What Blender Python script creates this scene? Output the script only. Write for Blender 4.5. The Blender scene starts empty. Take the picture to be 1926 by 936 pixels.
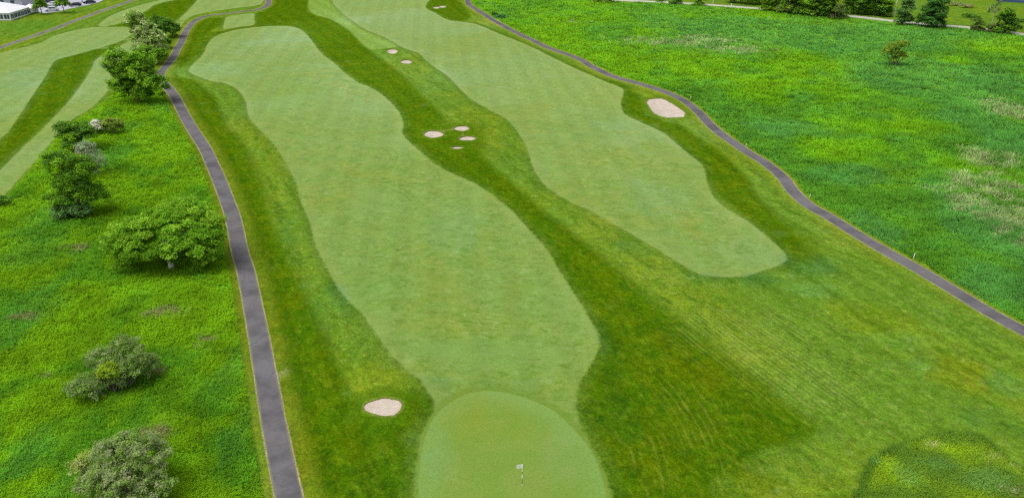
import bpy, math, random
import numpy as np
from mathutils import Vector
from mathutils.geometry import delaunay_2d_cdt

# ------------------------------------------------------------------ camera, sky, sun, exposure
SC = bpy.context.scene
COL = SC.collection
PI = math.pi
rng = np.random.default_rng(7)
random.seed(7)

CAM_H = 50.0                       # drone height above the course
PITCH = math.radians(26.7)         # looking down below the horizon
FPX = 1426.0                       # focal length in pixels of a 1926 wide picture
CX, CY = 963.0, 468.0
cam_d = bpy.data.cameras.new('camera')
cam_d.sensor_width = 36.0
cam_d.lens = FPX / 1926.0 * 36.0
cam_d.clip_start = 0.5
cam_d.clip_end = 9000
cam = bpy.data.objects.new('camera', cam_d)
COL.objects.link(cam)
cam.location = (0, 0, CAM_H)
cam.rotation_euler = (PI / 2 - PITCH, 0, 0)
SC.camera = cam

SUN_EL = math.radians(62)
SUN_AZ = math.radians(-100)         # from straight ahead (+Y) towards the left
world = bpy.data.worlds.new('World')
SC.world = world
world.use_nodes = True
wn = world.node_tree
bg = wn.nodes['Background']
sky = wn.nodes.new('ShaderNodeTexSky')
sky.sky_type = 'NISHITA'
sky.sun_disc = False
sky.sun_elevation = SUN_EL
sky.sun_rotation = SUN_AZ
sky.air_density = 1.0
sky.dust_density = 4.0
sky.ozone_density = 1.0
hsv = wn.nodes.new('ShaderNodeHueSaturation')      # a cloud veil: nearly grey sky light
hsv.inputs['Saturation'].default_value = 0.28
wn.links.new(sky.outputs[0], hsv.inputs['Color'])
wn.links.new(hsv.outputs[0], bg.inputs['Color'])
bg.inputs['Strength'].default_value = 0.15

sun_d = bpy.data.lights.new('sun', 'SUN')
sun_d.energy = 0.7
sun_d.angle = math.radians(40)
sun_d.color = (1.0, 0.96, 0.9)
sun = bpy.data.objects.new('sun', sun_d)
COL.objects.link(sun)
sv = Vector((math.sin(SUN_AZ) * math.cos(SUN_EL), math.cos(SUN_AZ) * math.cos(SUN_EL), math.sin(SUN_EL)))
sun.rotation_euler = sv.to_track_quat('Z', 'Y').to_euler()
sun.location = (0, 0, 200)

SC.view_settings.view_transform = 'Standard'
SC.view_settings.look = 'None'
SC.view_settings.gamma = 1.0
SC.view_settings.use_curve_mapping = False
SC.view_settings.exposure = 0.43
SC.cycles.use_denoising = False
SC.cycles.filter_width = 1.35

# ------------------------------------------------------------------ numeric helpers
def hash2(ix, iy, seed):
    h = (ix.astype(np.int64) * 374761393 + iy.astype(np.int64) * 668265263 + seed * 1442695041) & 0xffffffff
    h = ((h ^ (h >> 13)) * 1274126177) & 0xffffffff
    return ((h ^ (h >> 16)) & 0xffff) / 65535.0

def vnoise(x, y, seed=0):
    ix = np.floor(x); iy = np.floor(y)
    fx = x - ix; fy = y - iy
    fx = fx * fx * (3 - 2 * fx); fy = fy * fy * (3 - 2 * fy)
    a = hash2(ix, iy, seed); b = hash2(ix + 1, iy, seed)
    c = hash2(ix, iy + 1, seed); d = hash2(ix + 1, iy + 1, seed)
    return (a * (1 - fx) + b * fx) * (1 - fy) + (c * (1 - fx) + d * fx) * fy

def fbm(x, y, seed=0, octv=4):
    s = 0; a = 0.5; t = 0
    for k in range(octv):
        s = s + a * vnoise(x * 2 ** k + 17.3 * k, y * 2 ** k - 9.1 * k, seed + k)
        t += a; a *= 0.5
    return s / t

def sstep(x, a, b):
    t = np.clip((x - a) / (b - a), 0, 1)
    return t * t * (3 - 2 * t)

MOUNDS = []                        # (x, y, rx, ry, height): mounds round the bunkers

def height(x, y):
    x = np.asarray(x, float); y = np.asarray(y, float)
    fade = 1 - sstep(np.hypot(x, y), 600, 1200)
    z = (fbm(x / 55, y / 55, 3, 2) - 0.5) * 0.9 + (fbm(x / 19, y / 19, 8, 2) - 0.5) * 0.28
    for mx, my, rx, ry, mh in MOUNDS:
        z = z + mh * np.exp(-((x - mx) / rx) ** 2 - ((y - my) / ry) ** 2)
    return z * fade

cp, sp = math.cos(PITCH), math.sin(PITCH)

def P(px, py, it=4):
    """point of the ground seen at a place in the picture (arrays or scalars)"""
    px = np.asarray(px, float); py = np.asarray(py, float)
    a = (px - CX) / FPX; b = (py - CY) / FPX
    dx = a; dy = cp - b * sp; dz = -(sp + b * cp)
    z = np.zeros_like(a)
    for _ in range(it):
        t = (z - CAM_H) / dz
        x = dx * t; y = dy * t
        z = height(x, y)
    return x, y

def P0(px, py):
    """the same on the level plane"""
    a = (np.asarray(px, float) - CX) / FPX; b = (np.asarray(py, float) - CY) / FPX
    dz = -(sp + b * cp)
    t = -CAM_H / dz
    return a * t, (cp - b * sp) * t

def mpp(py):
    return CAM_H / (cp * (py - CY + FPX * math.tan(PITCH)))

for (px, py, rx, ry, mh) in ((720, 735, 6, 4, .55), (757, 764, 3, 4, .35), (875, 228, 9, 7, .7), (835, 290, 8, 6, .8), (880, 284, 6, 5, .5),
                             (745, 85, 8, 9, .8), (768, 108, 6, 7, .8), (1235, 175, 7, 8, .7), (828, 6, 10, 10, 1.2), (960, 733, 9, 3, -.25), (300, 160, 6, 6, .5)):
    gx, gy = P0(px, py)
    MOUNDS.append((float(gx), float(gy), rx, ry, mh))

def smooth(pts, closed=True, sub=4):
    """Catmull-Rom through world points"""
    p = np.asarray(pts, float)
    n = len(p)
    out = []
    for i in range(n if closed else n - 1):
        if closed:
            p0, p1, p2, p3 = p[(i - 1) % n], p[i], p[(i + 1) % n], p[(i + 2) % n]
        else:
            p0, p1, p2, p3 = p[max(i - 1, 0)], p[i], p[i + 1], p[min(i + 2, n - 1)]
        for k in range(sub):
            t = k / sub
            out.append(0.5 * ((2 * p1) + (-p0 + p2) * t + (2 * p0 - 5 * p1 + 4 * p2 - p3) * t * t + (-p0 + 3 * p1 - 3 * p2 + p3) * t ** 3))
    if not closed:
        out.append(p[-1])
    return np.array(out)

def world_poly(pix, sub=4, closed=True):
    a = np.array(pix, float)
    x, y = P(a[:, 0], a[:, 1])
    w = np.stack([x, y], 1)
    return smooth(w, closed, sub) if sub > 1 else w

def in_poly(x, y, poly):
    inside = np.zeros(len(x), bool)
    lo = poly.min(0); hi = poly.max(0)
    idx = np.nonzero((x >= lo[0]) & (x <= hi[0]) & (y >= lo[1]) & (y <= hi[1]))[0]
    if len(idx) == 0:
        return inside
    xs = x[idx]; ys = y[idx]; r = np.zeros(len(idx), bool)
    n = len(poly)
    for i in range(n):
        x1, y1 = poly[i - 1]; x2, y2 = poly[i]
        if y1 == y2:
            continue
        c = ((y1 > ys) != (y2 > ys)) & (xs < (x2 - x1) * (ys - y1) / (y2 - y1) + x1)
        r ^= c
    inside[idx] = r
    return inside

def dist_line(x, y, line, closed=True):
    d = np.full(len(x), 1e9)
    n = len(line)
    for i in range(n if closed else n - 1):
        ax, ay = line[i]; bx, by = line[(i + 1) % n]
        ex, ey = bx - ax, by - ay
        L = ex * ex + ey * ey
        if L < 1e-12:
            continue
        t = np.clip(((x - ax) * ex + (y - ay) * ey) / L, 0, 1)
        d = np.minimum(d, (x - ax - t * ex) ** 2 + (y - ay - t * ey) ** 2)
    return np.sqrt(d)

def sdf(x, y, polys):
    s = np.full(len(x), -1e9)
    for p in polys:
        d = dist_line(x, y, p)
        ins = in_poly(x, y, p)
        s = np.maximum(s, np.where(ins, d, -d))
    return s

# ------------------------------------------------------------------ node helpers
class NT:
    def __init__(self, name):
        self.m = bpy.data.materials.new(name)
        self.m.use_nodes = True
        self.t = self.m.node_tree
        self.n = self.t.nodes
        self.bsdf = self.n['Principled BSDF']
        self.bsdf.inputs['Roughness'].default_value = 0.9
        self.bsdf.inputs['Specular IOR Level'].default_value = 0.0
        self.pos = self.n.new('ShaderNodeNewGeometry').outputs['Position']
    def link(self, a, b):
        self.t.links.new(a, b)
    def put(self, sock, v):
        if isinstance(v, (int, float)):
            sock.default_value = v
        elif isinstance(v, tuple):
            n_ = len(sock.default_value); sock.default_value = (tuple(v) + (1,))[:n_]
        else:
            self.link(v, sock)
    def attr(self, name, col=False):
        a = self.n.new('ShaderNodeAttribute'); a.attribute_name = name
        return a.outputs['Color'] if col else a.outputs['Fac']
    def math(self, op, a, b=0.0, c=None, clamp=False):
        k = self.n.new('ShaderNodeMath'); k.operation = op; k.use_clamp = clamp
        self.put(k.inputs[0], a); self.put(k.inputs[1], b)
        if c is not None:
            self.put(k.inputs[2], c)
        return k.outputs[0]
    def mul(self, a, b): return self.math('MULTIPLY', a, b)
    def add(self, a, b): return self.math('ADD', a, b)
    def sub(self, a, b): return self.math('SUBTRACT', a, b)
    def inv(self, a): return self.math('SUBTRACT', 1.0, a)
    def step(self, x, a, b, lo=0.0, hi=1.0):
        k = self.n.new('ShaderNodeMapRange'); k.interpolation_type = 'SMOOTHSTEP'
        self.put(k.inputs['Value'], x); self.put(k.inputs['From Min'], a); self.put(k.inputs['From Max'], b)
        self.put(k.inputs['To Min'], lo); self.put(k.inputs['To Max'], hi)
        return k.outputs[0]
    def mapping(self, scale=(1, 1, 1), rotz=0.0, loc=(0, 0, 0)):
        k = self.n.new('ShaderNodeMapping'); k.inputs['Scale'].default_value = scale
        k.inputs['Rotation'].default_value = (0, 0, rotz); k.inputs['Location'].default_value = loc
        self.link(self.pos, k.inputs['Vector'])
        return k.outputs[0]
    def noise(self, scale, detail=3, rough=0.55, dist=0.0, vec=None, off=0.0):
        k = self.n.new('ShaderNodeTexNoise')
        k.inputs['Scale'].default_value = scale; k.inputs['Detail'].default_value = detail
        k.inputs['Roughness'].default_value = rough; k.inputs['Distortion'].default_value = dist
        if vec is None and off:
            vec = self.mapping(loc=(off, -off * .7, 0))
        self.link(vec if vec is not None else self.pos, k.inputs['Vector'])
        return k.outputs['Fac']
    def mix(self, f, a, b, blend='MIX'):
        k = self.n.new('ShaderNodeMix'); k.data_type = 'RGBA'; k.blend_type = blend
        self.put(k.inputs['Factor'], f); self.put(k.inputs[6], a); self.put(k.inputs[7], b)
        return k.outputs[2]
    def scalecol(self, col, f):
        k = self.n.new('ShaderNodeVectorMath'); k.operation = 'SCALE'
        self.put(k.inputs[0], col); self.put(k.inputs['Scale'], f)
        return k.outputs[0]
    def bump(self, h, strength, dist):
        k = self.n.new('ShaderNodeBump'); k.inputs['Strength'].default_value = strength
        k.inputs['Distance'].default_value = dist
        self.link(h, k.inputs['Height']); self.link(k.outputs[0], self.bsdf.inputs['Normal'])
    def out(self, col, rough=None):
        self.put(self.bsdf.inputs['Base Color'], col)
        if rough is not None:
            self.bsdf.inputs['Roughness'].default_value = rough
        return self.m

def flat_mat(name, col, rough=0.7, var=0.12, scale=3.0, spec=0.2, metal=0.0):
    t = NT(name)
    n = t.noise(scale, 4)
    c = t.scalecol(col, t.step(n, 0.2, 0.8, 1 - var, 1 + var))
    t.bsdf.inputs['Specular IOR Level'].default_value = spec
    t.bsdf.inputs['Metallic'].default_value = metal
    return t.out(c, rough)

MAT = {}

# ------------------------------------------------------------------ the plan of the course, traced on the ground
GREEN = [(787, 935), (789, 888), (796, 838), (812, 792), (837, 764), (865, 746.7), (893, 736.8), (924, 735), (958, 739.6), (1002, 753), (1042, 773),
         (1073, 801), (1101, 832), (1120, 864), (1133, 901), (1140.5, 935), (1145, 985), (1135, 1040), (1080, 1100), (980, 1125), (880, 1105), (805, 1050), (785, 990)]
FAIR_A = [(815, 757), (805.6, 739), (787, 712), (766.5, 695.5), (736.6, 669), (710, 632), (684, 594.5), (658, 568), (639, 546), (620.6, 516), (605.7, 486), (594.5, 467),
          (587.5, 441), (583, 418.7), (573, 397), (563.5, 374), (557, 345.5), (544, 320), (528, 291), (509, 265), (486, 242), (468, 220), (462, 192), (448, 170), (426, 158), (400, 153),
          (372, 144), (355, 134), (362, 122), (382, 102), (389, 86), (400, 72), (416, 64), (453, 54.8), (507, 49.4), (549.6, 50.7), (571, 60), (587, 77.5), (603, 98.8),
          (627, 117.5), (651, 139), (675, 156), (707, 170), (737, 195), (754, 217), (758, 237), (757, 251), (772, 268.6), (804, 297), (843, 322), (895, 346), (931, 370), (965, 398),
          (991, 428), (1027, 467), (1049.5, 505), (1075.7, 546), (1102, 587), (1120.6, 617), (1126, 639), (1118.7, 673), (1102, 699), (1090, 720), (1083.5, 745), (1086, 779),
          (1098, 813), (1123, 854), (1142, 898), (1151.5, 935), (1157, 980), (1150, 1045), (1090, 1115), (980, 1142), (870, 1120), (790, 1055), (773, 990), (776, 935),
          (778, 904), (784, 857), (790, 823), (802, 795), (814, 774)]
FAIR_B = [(640, 21), (656, 34.7), (688.5, 56), (720.5, 69.4), (750, 85.5), (784.6, 98.8), (802, 115), (824, 131), (845, 146), (864, 166), (884, 185), (919.6, 206), (953, 224.8),
          (972, 247), (987, 269.6), (994, 288), (1003.7, 318), (1024, 348), (1061.7, 374), (1110, 396), (1170, 430), (1236.5, 469), (1281, 496), (1311, 513), (1348.6, 520),
          (1397, 519), (1438, 508), (1472, 495), (1479.5, 484), (1468, 467), (1438, 441), (1412, 420), (1361, 389), (1338, 363), (1329, 337), (1321.5, 311), (1293.5, 288),
          (1271, 269), (1246, 249), (1205, 230), (1176, 215), (1168, 196), (1171, 179), (1172, 168), (1150, 158), (1087, 131), (1033.5, 105.5), (993.5, 85.5), (940, 64), (900, 47),
          (867, 41), (840.7, 37), (816.7, 24), (800.6, 15), (803, 6), (811, -4), (800, -40), (700, -50), (640, -30), (625, 0)]
SEMI_B = [(579, -30), (580, 0), (579, 14), (592, 28), (622, 37), (654, 56), (675, 77), (694, 93), (720, 92), (760, 84), (740, 60), (690, 20), (660, -30)]
FAIR_H = [(-80, 118), (0, 100), (32, 92), (75, 81), (100, 68), (139, 57.7), (171, 52), (213, 51), (244, 52), (253, 59), (246, 66), (224, 79), (181, 92), (149, 101), (106, 113),
          (94, 128), (80, 152), (53, 192), (19, 243), (0, 262), (-80, 340)]
STRIP_J = [(252, 74), (262, 84), (250, 110), (230, 135), (218, 150), (199, 176), (170, 204), (138, 224), (106, 256), (74, 294), (38, 333), (9, 365), (-60, 430),
           (-90, 390), (0, 320), (16, 304), (48, 272), (86, 236), (128, 192), (155, 156), (171, 132), (181, 112), (209, 96)]
STRIP_K = [(186, 49), (198, 36), (224, 23), (267, 9), (299, 1), (330, -8), (400, -30), (390, -10), (320, 2), (290, 10), (276, 20), (250, 32), (224, 45)]
STRIP_L = [(400, -25), (372, 0), (352, 22), (331, 42), (326, 58), (338, 52), (350, 38), (368, 28), (400, 22), (440, 16), (480, 11), (494, 4), (496, -20)]
TEE_M = [(427, 32), (450, 28), (477, 25.5), (478, 35), (477, 46.5), (448, 51), (421, 55), (422, 43)]
DARK = [
    # centre strip
    [(505, -40), (505, 0), (500, 20), (478, 26), (478, 47), (440, 53), (400, 66), (380, 95), (420, 100), (560, 90), (640, 180), (700, 260), (780, 330), (880, 400), (960, 480), (1000, 560), (1040, 640),
     (1030, 720), (1050, 800), (1090, 860), (1120, 1000), (1200, 1080), (1300, 1000), (1378, 940), (1392, 915), (1425, 880), (1445, 850), (1500, 830), (1538, 815), (1532, 802), (1486, 764),
     (1437, 726), (1381, 681), (1320, 634), (1236.5, 572), (1199, 538), (1154, 501), (1109, 463), (1068, 430), (1027, 400), (994, 370), (961, 341), (929, 312), (908, 290), (910, 255),
     (890, 234), (852, 232), (838, 226), (822, 203), (800, 184), (774, 157), (747, 133), (715, 109), (694, 93), (675, 77), (654, 56), (622, 37), (592, 28), (579, 14), (581, -40)],
    # beside the left path
    [(300, 60), (330, 100), (300, 140), (365, 150), (400, 180), (410, 192), (419, 220), (429, 243), (448, 259), (467, 291), (483, 323), (496, 352), (503, 381), (512, 416), (523, 447), (546, 486), (561, 527),
     (583, 568), (606, 613), (624, 654), (643, 695), (660, 735), (690, 742), (740, 738), (790, 735), (840, 770), (800, 880), (780, 1100), (560, 1100), (500, 850), (440, 600), (400, 400), (330, 220), (290, 150)],
    [(345, 60), (330, 100), (345, 130), (365, 110), (375, 85), (392, 62), (420, 45), (424, 34), (400, 34), (370, 42)],
    # along the right fairway
    [(880, 38), (920, 52), (980, 77), (1040, 104), (1120, 142), (1174, 158), (1192, 170), (1207, 187), (1219, 213), (1248, 226), (1286, 238), (1323, 262), (1361, 288), (1398, 326), (1424, 366),
     (1462, 405), (1506, 440), (1536, 462), (1512, 488), (1462, 505), (1430, 440), (1300, 330), (1150, 250), (1100, 180), (980, 100), (900, 60)],
    # far left strip
    [(252, 70), (209, 96), (181, 112), (171, 132), (154, 158), (128, 192), (86, 236), (48, 272), (0, 320), (-90, 390), (-80, 330), (0, 250), (40, 190), (80, 130), (150, 95), (220, 75)],
    [(800, 14), (812, 25), (840, 38), (868, 41), (886, 32), (872, 12), (850, -2), (815, -4)],
    [(196, 52), (244, 53), (280, 60), (330, 40), (352, 22), (372, 0), (330, 0), (290, 12), (276, 22), (250, 34)],
]
BUNKERS = [
    ('sand_bunker', [(684, 764), (693, 756), (712, 750), (726, 747.7), (740, 750), (752, 753), (755, 762), (751, 772), (741, 779.5), (724, 781.6), (709, 778.5), (693, 774)],
     'pale sand bunker left of the putting green, nearest of all'),
    ('sand_bunker', 'e', (815.5, 252, 17.6, 7), 'largest oval sand bunker of the cluster between the two fairways'),
    ('sand_bunker', 'e', (868, 241, 14, 5), 'upper right oval sand bunker of the cluster between the fairways'),
    ('sand_bunker', 'e', (879, 260, 16, 4.2), 'lower right oval sand bunker of the cluster between the fairways'),
    ('sand_bunker', 'e', (860, 277.4, 11, 2.3), 'thin sliver of a sand bunker below the middle cluster'),
    ('sand_bunker', 'e', (738, 96.6, 10, 4.6), 'small round sand bunker, left one of the pair beside the right fairway'),
    ('sand_bunker', 'e', (764, 116, 10.8, 4), 'small oval sand bunker, right one of the pair beside the right fairway'),
    ('sand_bunker', [(1216, 191), (1222, 186), (1236, 184), (1250, 186), (1263, 193.6), (1276.6, 201.6), (1287, 209.7), (1289, 215), (1284.6, 219.5), (1268.6, 221.4), (1250, 220), (1236.5, 216), (1226, 208), (1221, 199)],
     'big kidney shaped sand bunker beside the right cart path'),
    ('sand_bunker', 'e', (820.5, 14.5, 6.3, 2), 'tiny far sand bunker at the head of the right fairway, left of two'),
    ('sand_bunker', 'e', (832, 12.3, 7, 2.3), 'tiny far sand bunker at the head of the right fairway, right of two'),
]
PATH_LEFT = [(566, 1040), (544, 936), (523, 836), (507, 750), (492, 662), (478, 587), (463, 512), (452, 475), (445, 440), (437, 405), (426, 374), (414, 342), (400, 310), (385, 278), (364, 246), (345.5, 214),
             (329, 182), (317, 166), (307, 154), (302, 145), (303, 136), (314, 123), (326, 107), (334, 91), (341, 80), (347, 64), (361, 44), (377, 34), (400, 28.5), (427, 25.5), (453, 22.5), (478, 19.2),
             (491, 16.5), (500, 12.6), (505, 6.5), (505, 0), (500, -25), (480, -60)]
PATH_RIGHT = [(2080, 700), (1926, 622), (1861.5, 587), (1799, 549), (1727, 506), (1669, 474), (1616, 443), (1558.7, 407), (1520, 385), (1491, 359), (1472, 333), (1438.5, 306), (1404, 285), (1379, 268), (1360, 254.6),
              (1340.5, 239), (1327.7, 226), (1315, 212), (1302, 201), (1289, 191), (1270, 180.5), (1234, 167), (1194, 155), (1153.7, 144), (1113.7, 125.5), (1087, 110), (1033.5, 91), (1000, 75), (980, 66),
              (958, 55), (941, 45.5), (924, 36), (907, 25), (892.5, 16), (882, 8), (880, 0), (884, -20), (900, -60)]
PATH_FAR = [(-120, 135), (0, 90), (42.7, 75), (85.5, 60), (107, 53), (128, 44), (160, 32.5), (192, 20.5), (224, 9.8), (252, 0), (300, -18), (380, -45)]
ROAD = [(1000, -6), (1150, 0), (1200, 2.3), (1260, 4.8), (1320, 8.5), (1420, 15.8), (1520, 23), (1600, 30.8), (1640, 35), (1690, 41), (1770, 48), (1825, 52.5), (1900, 61), (1926, 65), (2060, 82), (2300, 120)]

def offset_line(line, d):
    t = np.gradient(line, axis=0)
    t /= np.linalg.norm(t, axis=1)[:, None] + 1e-9
    return line + np.stack([-t[:, 1], t[:, 0]], 1) * d

def ribbon(line, w):
    q_ = np.arange(len(line))
    a = offset_line(line, w / 2) + rng.uniform(-.05, .05, line.shape); b = offset_line(line, -w / 2) + rng.uniform(-.05, .05, line.shape)
    return np.concatenate([a, b[::-1]])

L_left = world_poly(PATH_LEFT, 4, False)
L_right = world_poly(PATH_RIGHT, 4, False)
L_far = world_poly(PATH_FAR, 4, False)
L_road = world_poly(ROAD, 4, False)
Z = {}
Z['putting_green'] = [world_poly(GREEN)]
Z['path_left'] = [ribbon(L_left, 2.3)]
Z['path_right'] = [ribbon(L_right, 2.3)]
Z['path_far'] = [ribbon(L_far, 2.3)]
Z['road'] = [ribbon(L_road, 4.2)]
bunker_polys = []
for b in BUNKERS:
    if b[1] == 'e':
        ex, ey, rx, ry = b[2]
        k = len(bunker_polys)
        pts = [(ex + rx * math.cos(a) * (1 + .05 * math.sin(2 * a + k)), ey + ry * math.sin(a) * (1 + .06 * math.sin(3 * a + k * 2))) for a in np.linspace(0, 2 * PI, 14, endpoint=False)]
        bunker_polys.append(world_poly(pts, 3))
    else:
        bunker_polys.append(world_poly(b[1], 3))
for bp in bunker_polys:
    c_ = bp.mean(0); q_ = np.arange(len(bp))
    bp[:] = c_ + (bp - c_) * (1 + .035 * np.sin(q_ * 1.9) * np.cos(q_ * .73 + 1) + rng.uniform(-.02, .02, len(bp)))[:, None]
fair_names = [('main', FAIR_A), ('right', FAIR_B), ('farleft', FAIR_H), ('pale', STRIP_J), ('k', STRIP_K), ('l', STRIP_L), ('tee', TEE_M)]
fair_polys = [world_poly(f) for _, f in fair_names]
semi_poly = world_poly(SEMI_B)
dark_polys = [world_poly(d, 3) for d in DARK]

def px_line(line_world, lo, hi):
    return line_world[lo:hi]
# left meadow: from the path's verge to the pale mown strip
lv = offset_line(L_left, 1.15 + 1.05)
nl = 4 * 17 + 1
left_side = lv[:nl]
jr = world_poly([(262, 168), (240, 172), (222, 172), (205, 186), (172, 211), (140, 230), (108, 262), (76, 300), (40, 340), (11, 372), (-60, 436), (-160, 560)], 4, False)
jl = np.array([P(-500, 700), P(-420, 1150), P(300, 1180), P(560, 1180)])
meadow_left = np.concatenate([left_side, jr, jl])
rv = offset_line(L_right, -(1.15 + 0.75))
road_near = offset_line(L_road, -3.2)
meadow_right = np.concatenate([rv, road_near[4:], np.array([P(2500, 200), P(2600, 500), P(2400, 900), P(2230, 800)])])
island = world_poly([(1609, 936), (1618, 907), (1630, 877), (1648, 858), (1682, 839.5), (1720, 826), (1758, 817), (1803, 814), (1837, 817), (1858, 830), (1880, 848), (1905, 868), (1935, 890), (2050, 980), (2000, 1100), (1800, 1150), (1640, 1080), (1604, 980)])
PARK = [(84, 25), (112, 21), (130, 16.5), (150, 12.5), (172, 8), (186, 4), (200, -4), (260, -25), (150, -40), (20, -30), (-60, -10), (-60, 10), (50, 20)]
park_poly = world_poly(PARK, 1)

# ------------------------------------------------------------------ one triangulated sheet for all the ground, cut along the zone outlines
cons = [Z['putting_green'][0], Z['path_left'][0], Z['path_right'][0], Z['path_far'][0], Z['road'][0], meadow_left, meadow_right, island, park_poly] + fair_polys + bunker_polys
verts, edges = [], []
for poly in cons:
    s = len(verts)
    verts += [tuple(p) for p in poly]
    n = len(poly)
    edges += [(s + i, s + (i + 1) % n) for i in range(n)]
for ln_, hw in ((L_left, 1.15), (L_right, 1.15), (L_far, 1.3)):   # rows inside the paths
    for d_ in (-.6 * hw, 0, .6 * hw):
        verts += [tuple(p) for p in offset_line(ln_, d_)]
gx, gy = np.meshgrid(np.arange(-420, 2380, 11.0), np.concatenate([np.arange(-170, 60, 4.0), np.arange(60, 1240, 9.0)]))
gx = gx.ravel() + rng.uniform(-4, 4, gx.size); gy = gy.ravel() + rng.uniform(-1.6, 1.6, gy.size)
wx, wy = P0(gx, gy)
verts += list(zip(wx.tolist(), wy.tolist()))
for bp in bunker_polys:                                     # dense points inside the bunkers
    lo = bp.min(0); hi = bp.max(0)
    qx = rng.uniform(lo[0], hi[0], 500); qy = rng.uniform(lo[1], hi[1], 500)
    m = in_poly(qx, qy, bp)
    verts += list(zip(qx[m][:140].tolist(), qy[m][:140].tolist()))
for r in (1300, 1900, 2800, 4200):
    for a in np.linspace(0, 2 * PI, 40, endpoint=False):
        verts.append((r * math.cos(a), r * math.sin(a)))
for _ in range(900):
    a = rng.uniform(0, 2 * PI); r = rng.uniform(30, 1200)
    verts.append((r * math.cos(a), r * math.sin(a)))
cv, ce, cf, _o1, _o2, _o3 = delaunay_2d_cdt([Vector(v) for v in verts], edges, [], 0, 1e-4)
V = np.array([(v[0], v[1]) for v in cv])
F = np.array([f for f in cf if len(f) == 3])
a2 = (V[F[:, 1], 0] - V[F[:, 0], 0]) * (V[F[:, 2], 1] - V[F[:, 0], 1]) - (V[F[:, 1], 1] - V[F[:, 0], 1]) * (V[F[:, 2], 0] - V[F[:, 0], 0])
F[a2 < 0] = F[a2 < 0][:, ::-1]
cen = V[F].mean(1)
zone = np.zeros(len(F), int)
ZN = ['rough']
def mark(poly, name):
    ZN.append(name)
    zone[in_poly(cen[:, 0], cen[:, 1], poly)] = len(ZN) - 1
mark(park_poly, 'parking_lot')
mark(meadow_left, 'meadow_left')
mark(meadow_right, 'meadow_right')
mark(island, 'island')
for (nm, _), p in zip(fair_names, fair_polys):
    mark(p, 'fair_' + nm)
mark(Z['putting_green'][0], 'green')
mark(Z['path_left'][0], 'path_left'); mark(Z['path_right'][0], 'path_right'); mark(Z['path_far'][0], 'path_far'); mark(Z['road'][0], 'road')
for i, p in enumerate(bunker_polys):
    mark(p, 'bunker%d' % i)

# attributes on the ground: distances (in metres) to the outlines, and the colour of worn or lush patches and of painted far haze and sheen
vx, vy = V[:, 0], V[:, 1]
vz = height(vx, vy)
CL = 14.0
at = {}
at['fair'] = np.clip(sdf(vx, vy, fair_polys), -CL, CL)
at['dark'] = np.clip(sdf(vx, vy, dark_polys), -CL, CL)
at['green'] = np.clip(sdf(vx, vy, Z['putting_green']), -CL, CL)
at['semi'] = np.clip(sdf(vx, vy, [semi_poly]), -CL, CL)
at['bunk'] = np.clip(sdf(vx, vy, bunker_polys), -CL, CL)
pd = np.minimum(dist_line(vx, vy, L_left, False), dist_line(vx, vy, L_right, False)) - 1.15
pd = np.minimum(pd, dist_line(vx, vy, L_far, False) - 1.15)
at['path'] = np.clip(pd, -CL, CL)
at['meadow'] = np.clip(sdf(vx, vy, [meadow_left, meadow_right, island]), -CL, CL)

def blob(x, y, b):
    """soft organic patch on the ground: centre and size given where it is seen"""
    px, py, rx, ry, rot = b
    cx_, cy_ = P(px, py)
    m = mpp(py); ux = rx * m
    uy = ry * (m * m * cp * FPX) / (CAM_H * cp) * 1.0
    dx = x - cx_; dy = y - cy_
    c, s = math.cos(rot), math.sin(rot)
    ax = (dx * c + dy * s) / ux; ay = (-dx * s + dy * c) / uy
    d = np.sqrt(ax * ax + ay * ay) + (fbm(x / (ux * .5 + .5), y / (ux * .5 + .5), 21, 3) - .5) * 1.1
    return 1 - sstep(d, 0.55, 1.15)

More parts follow.
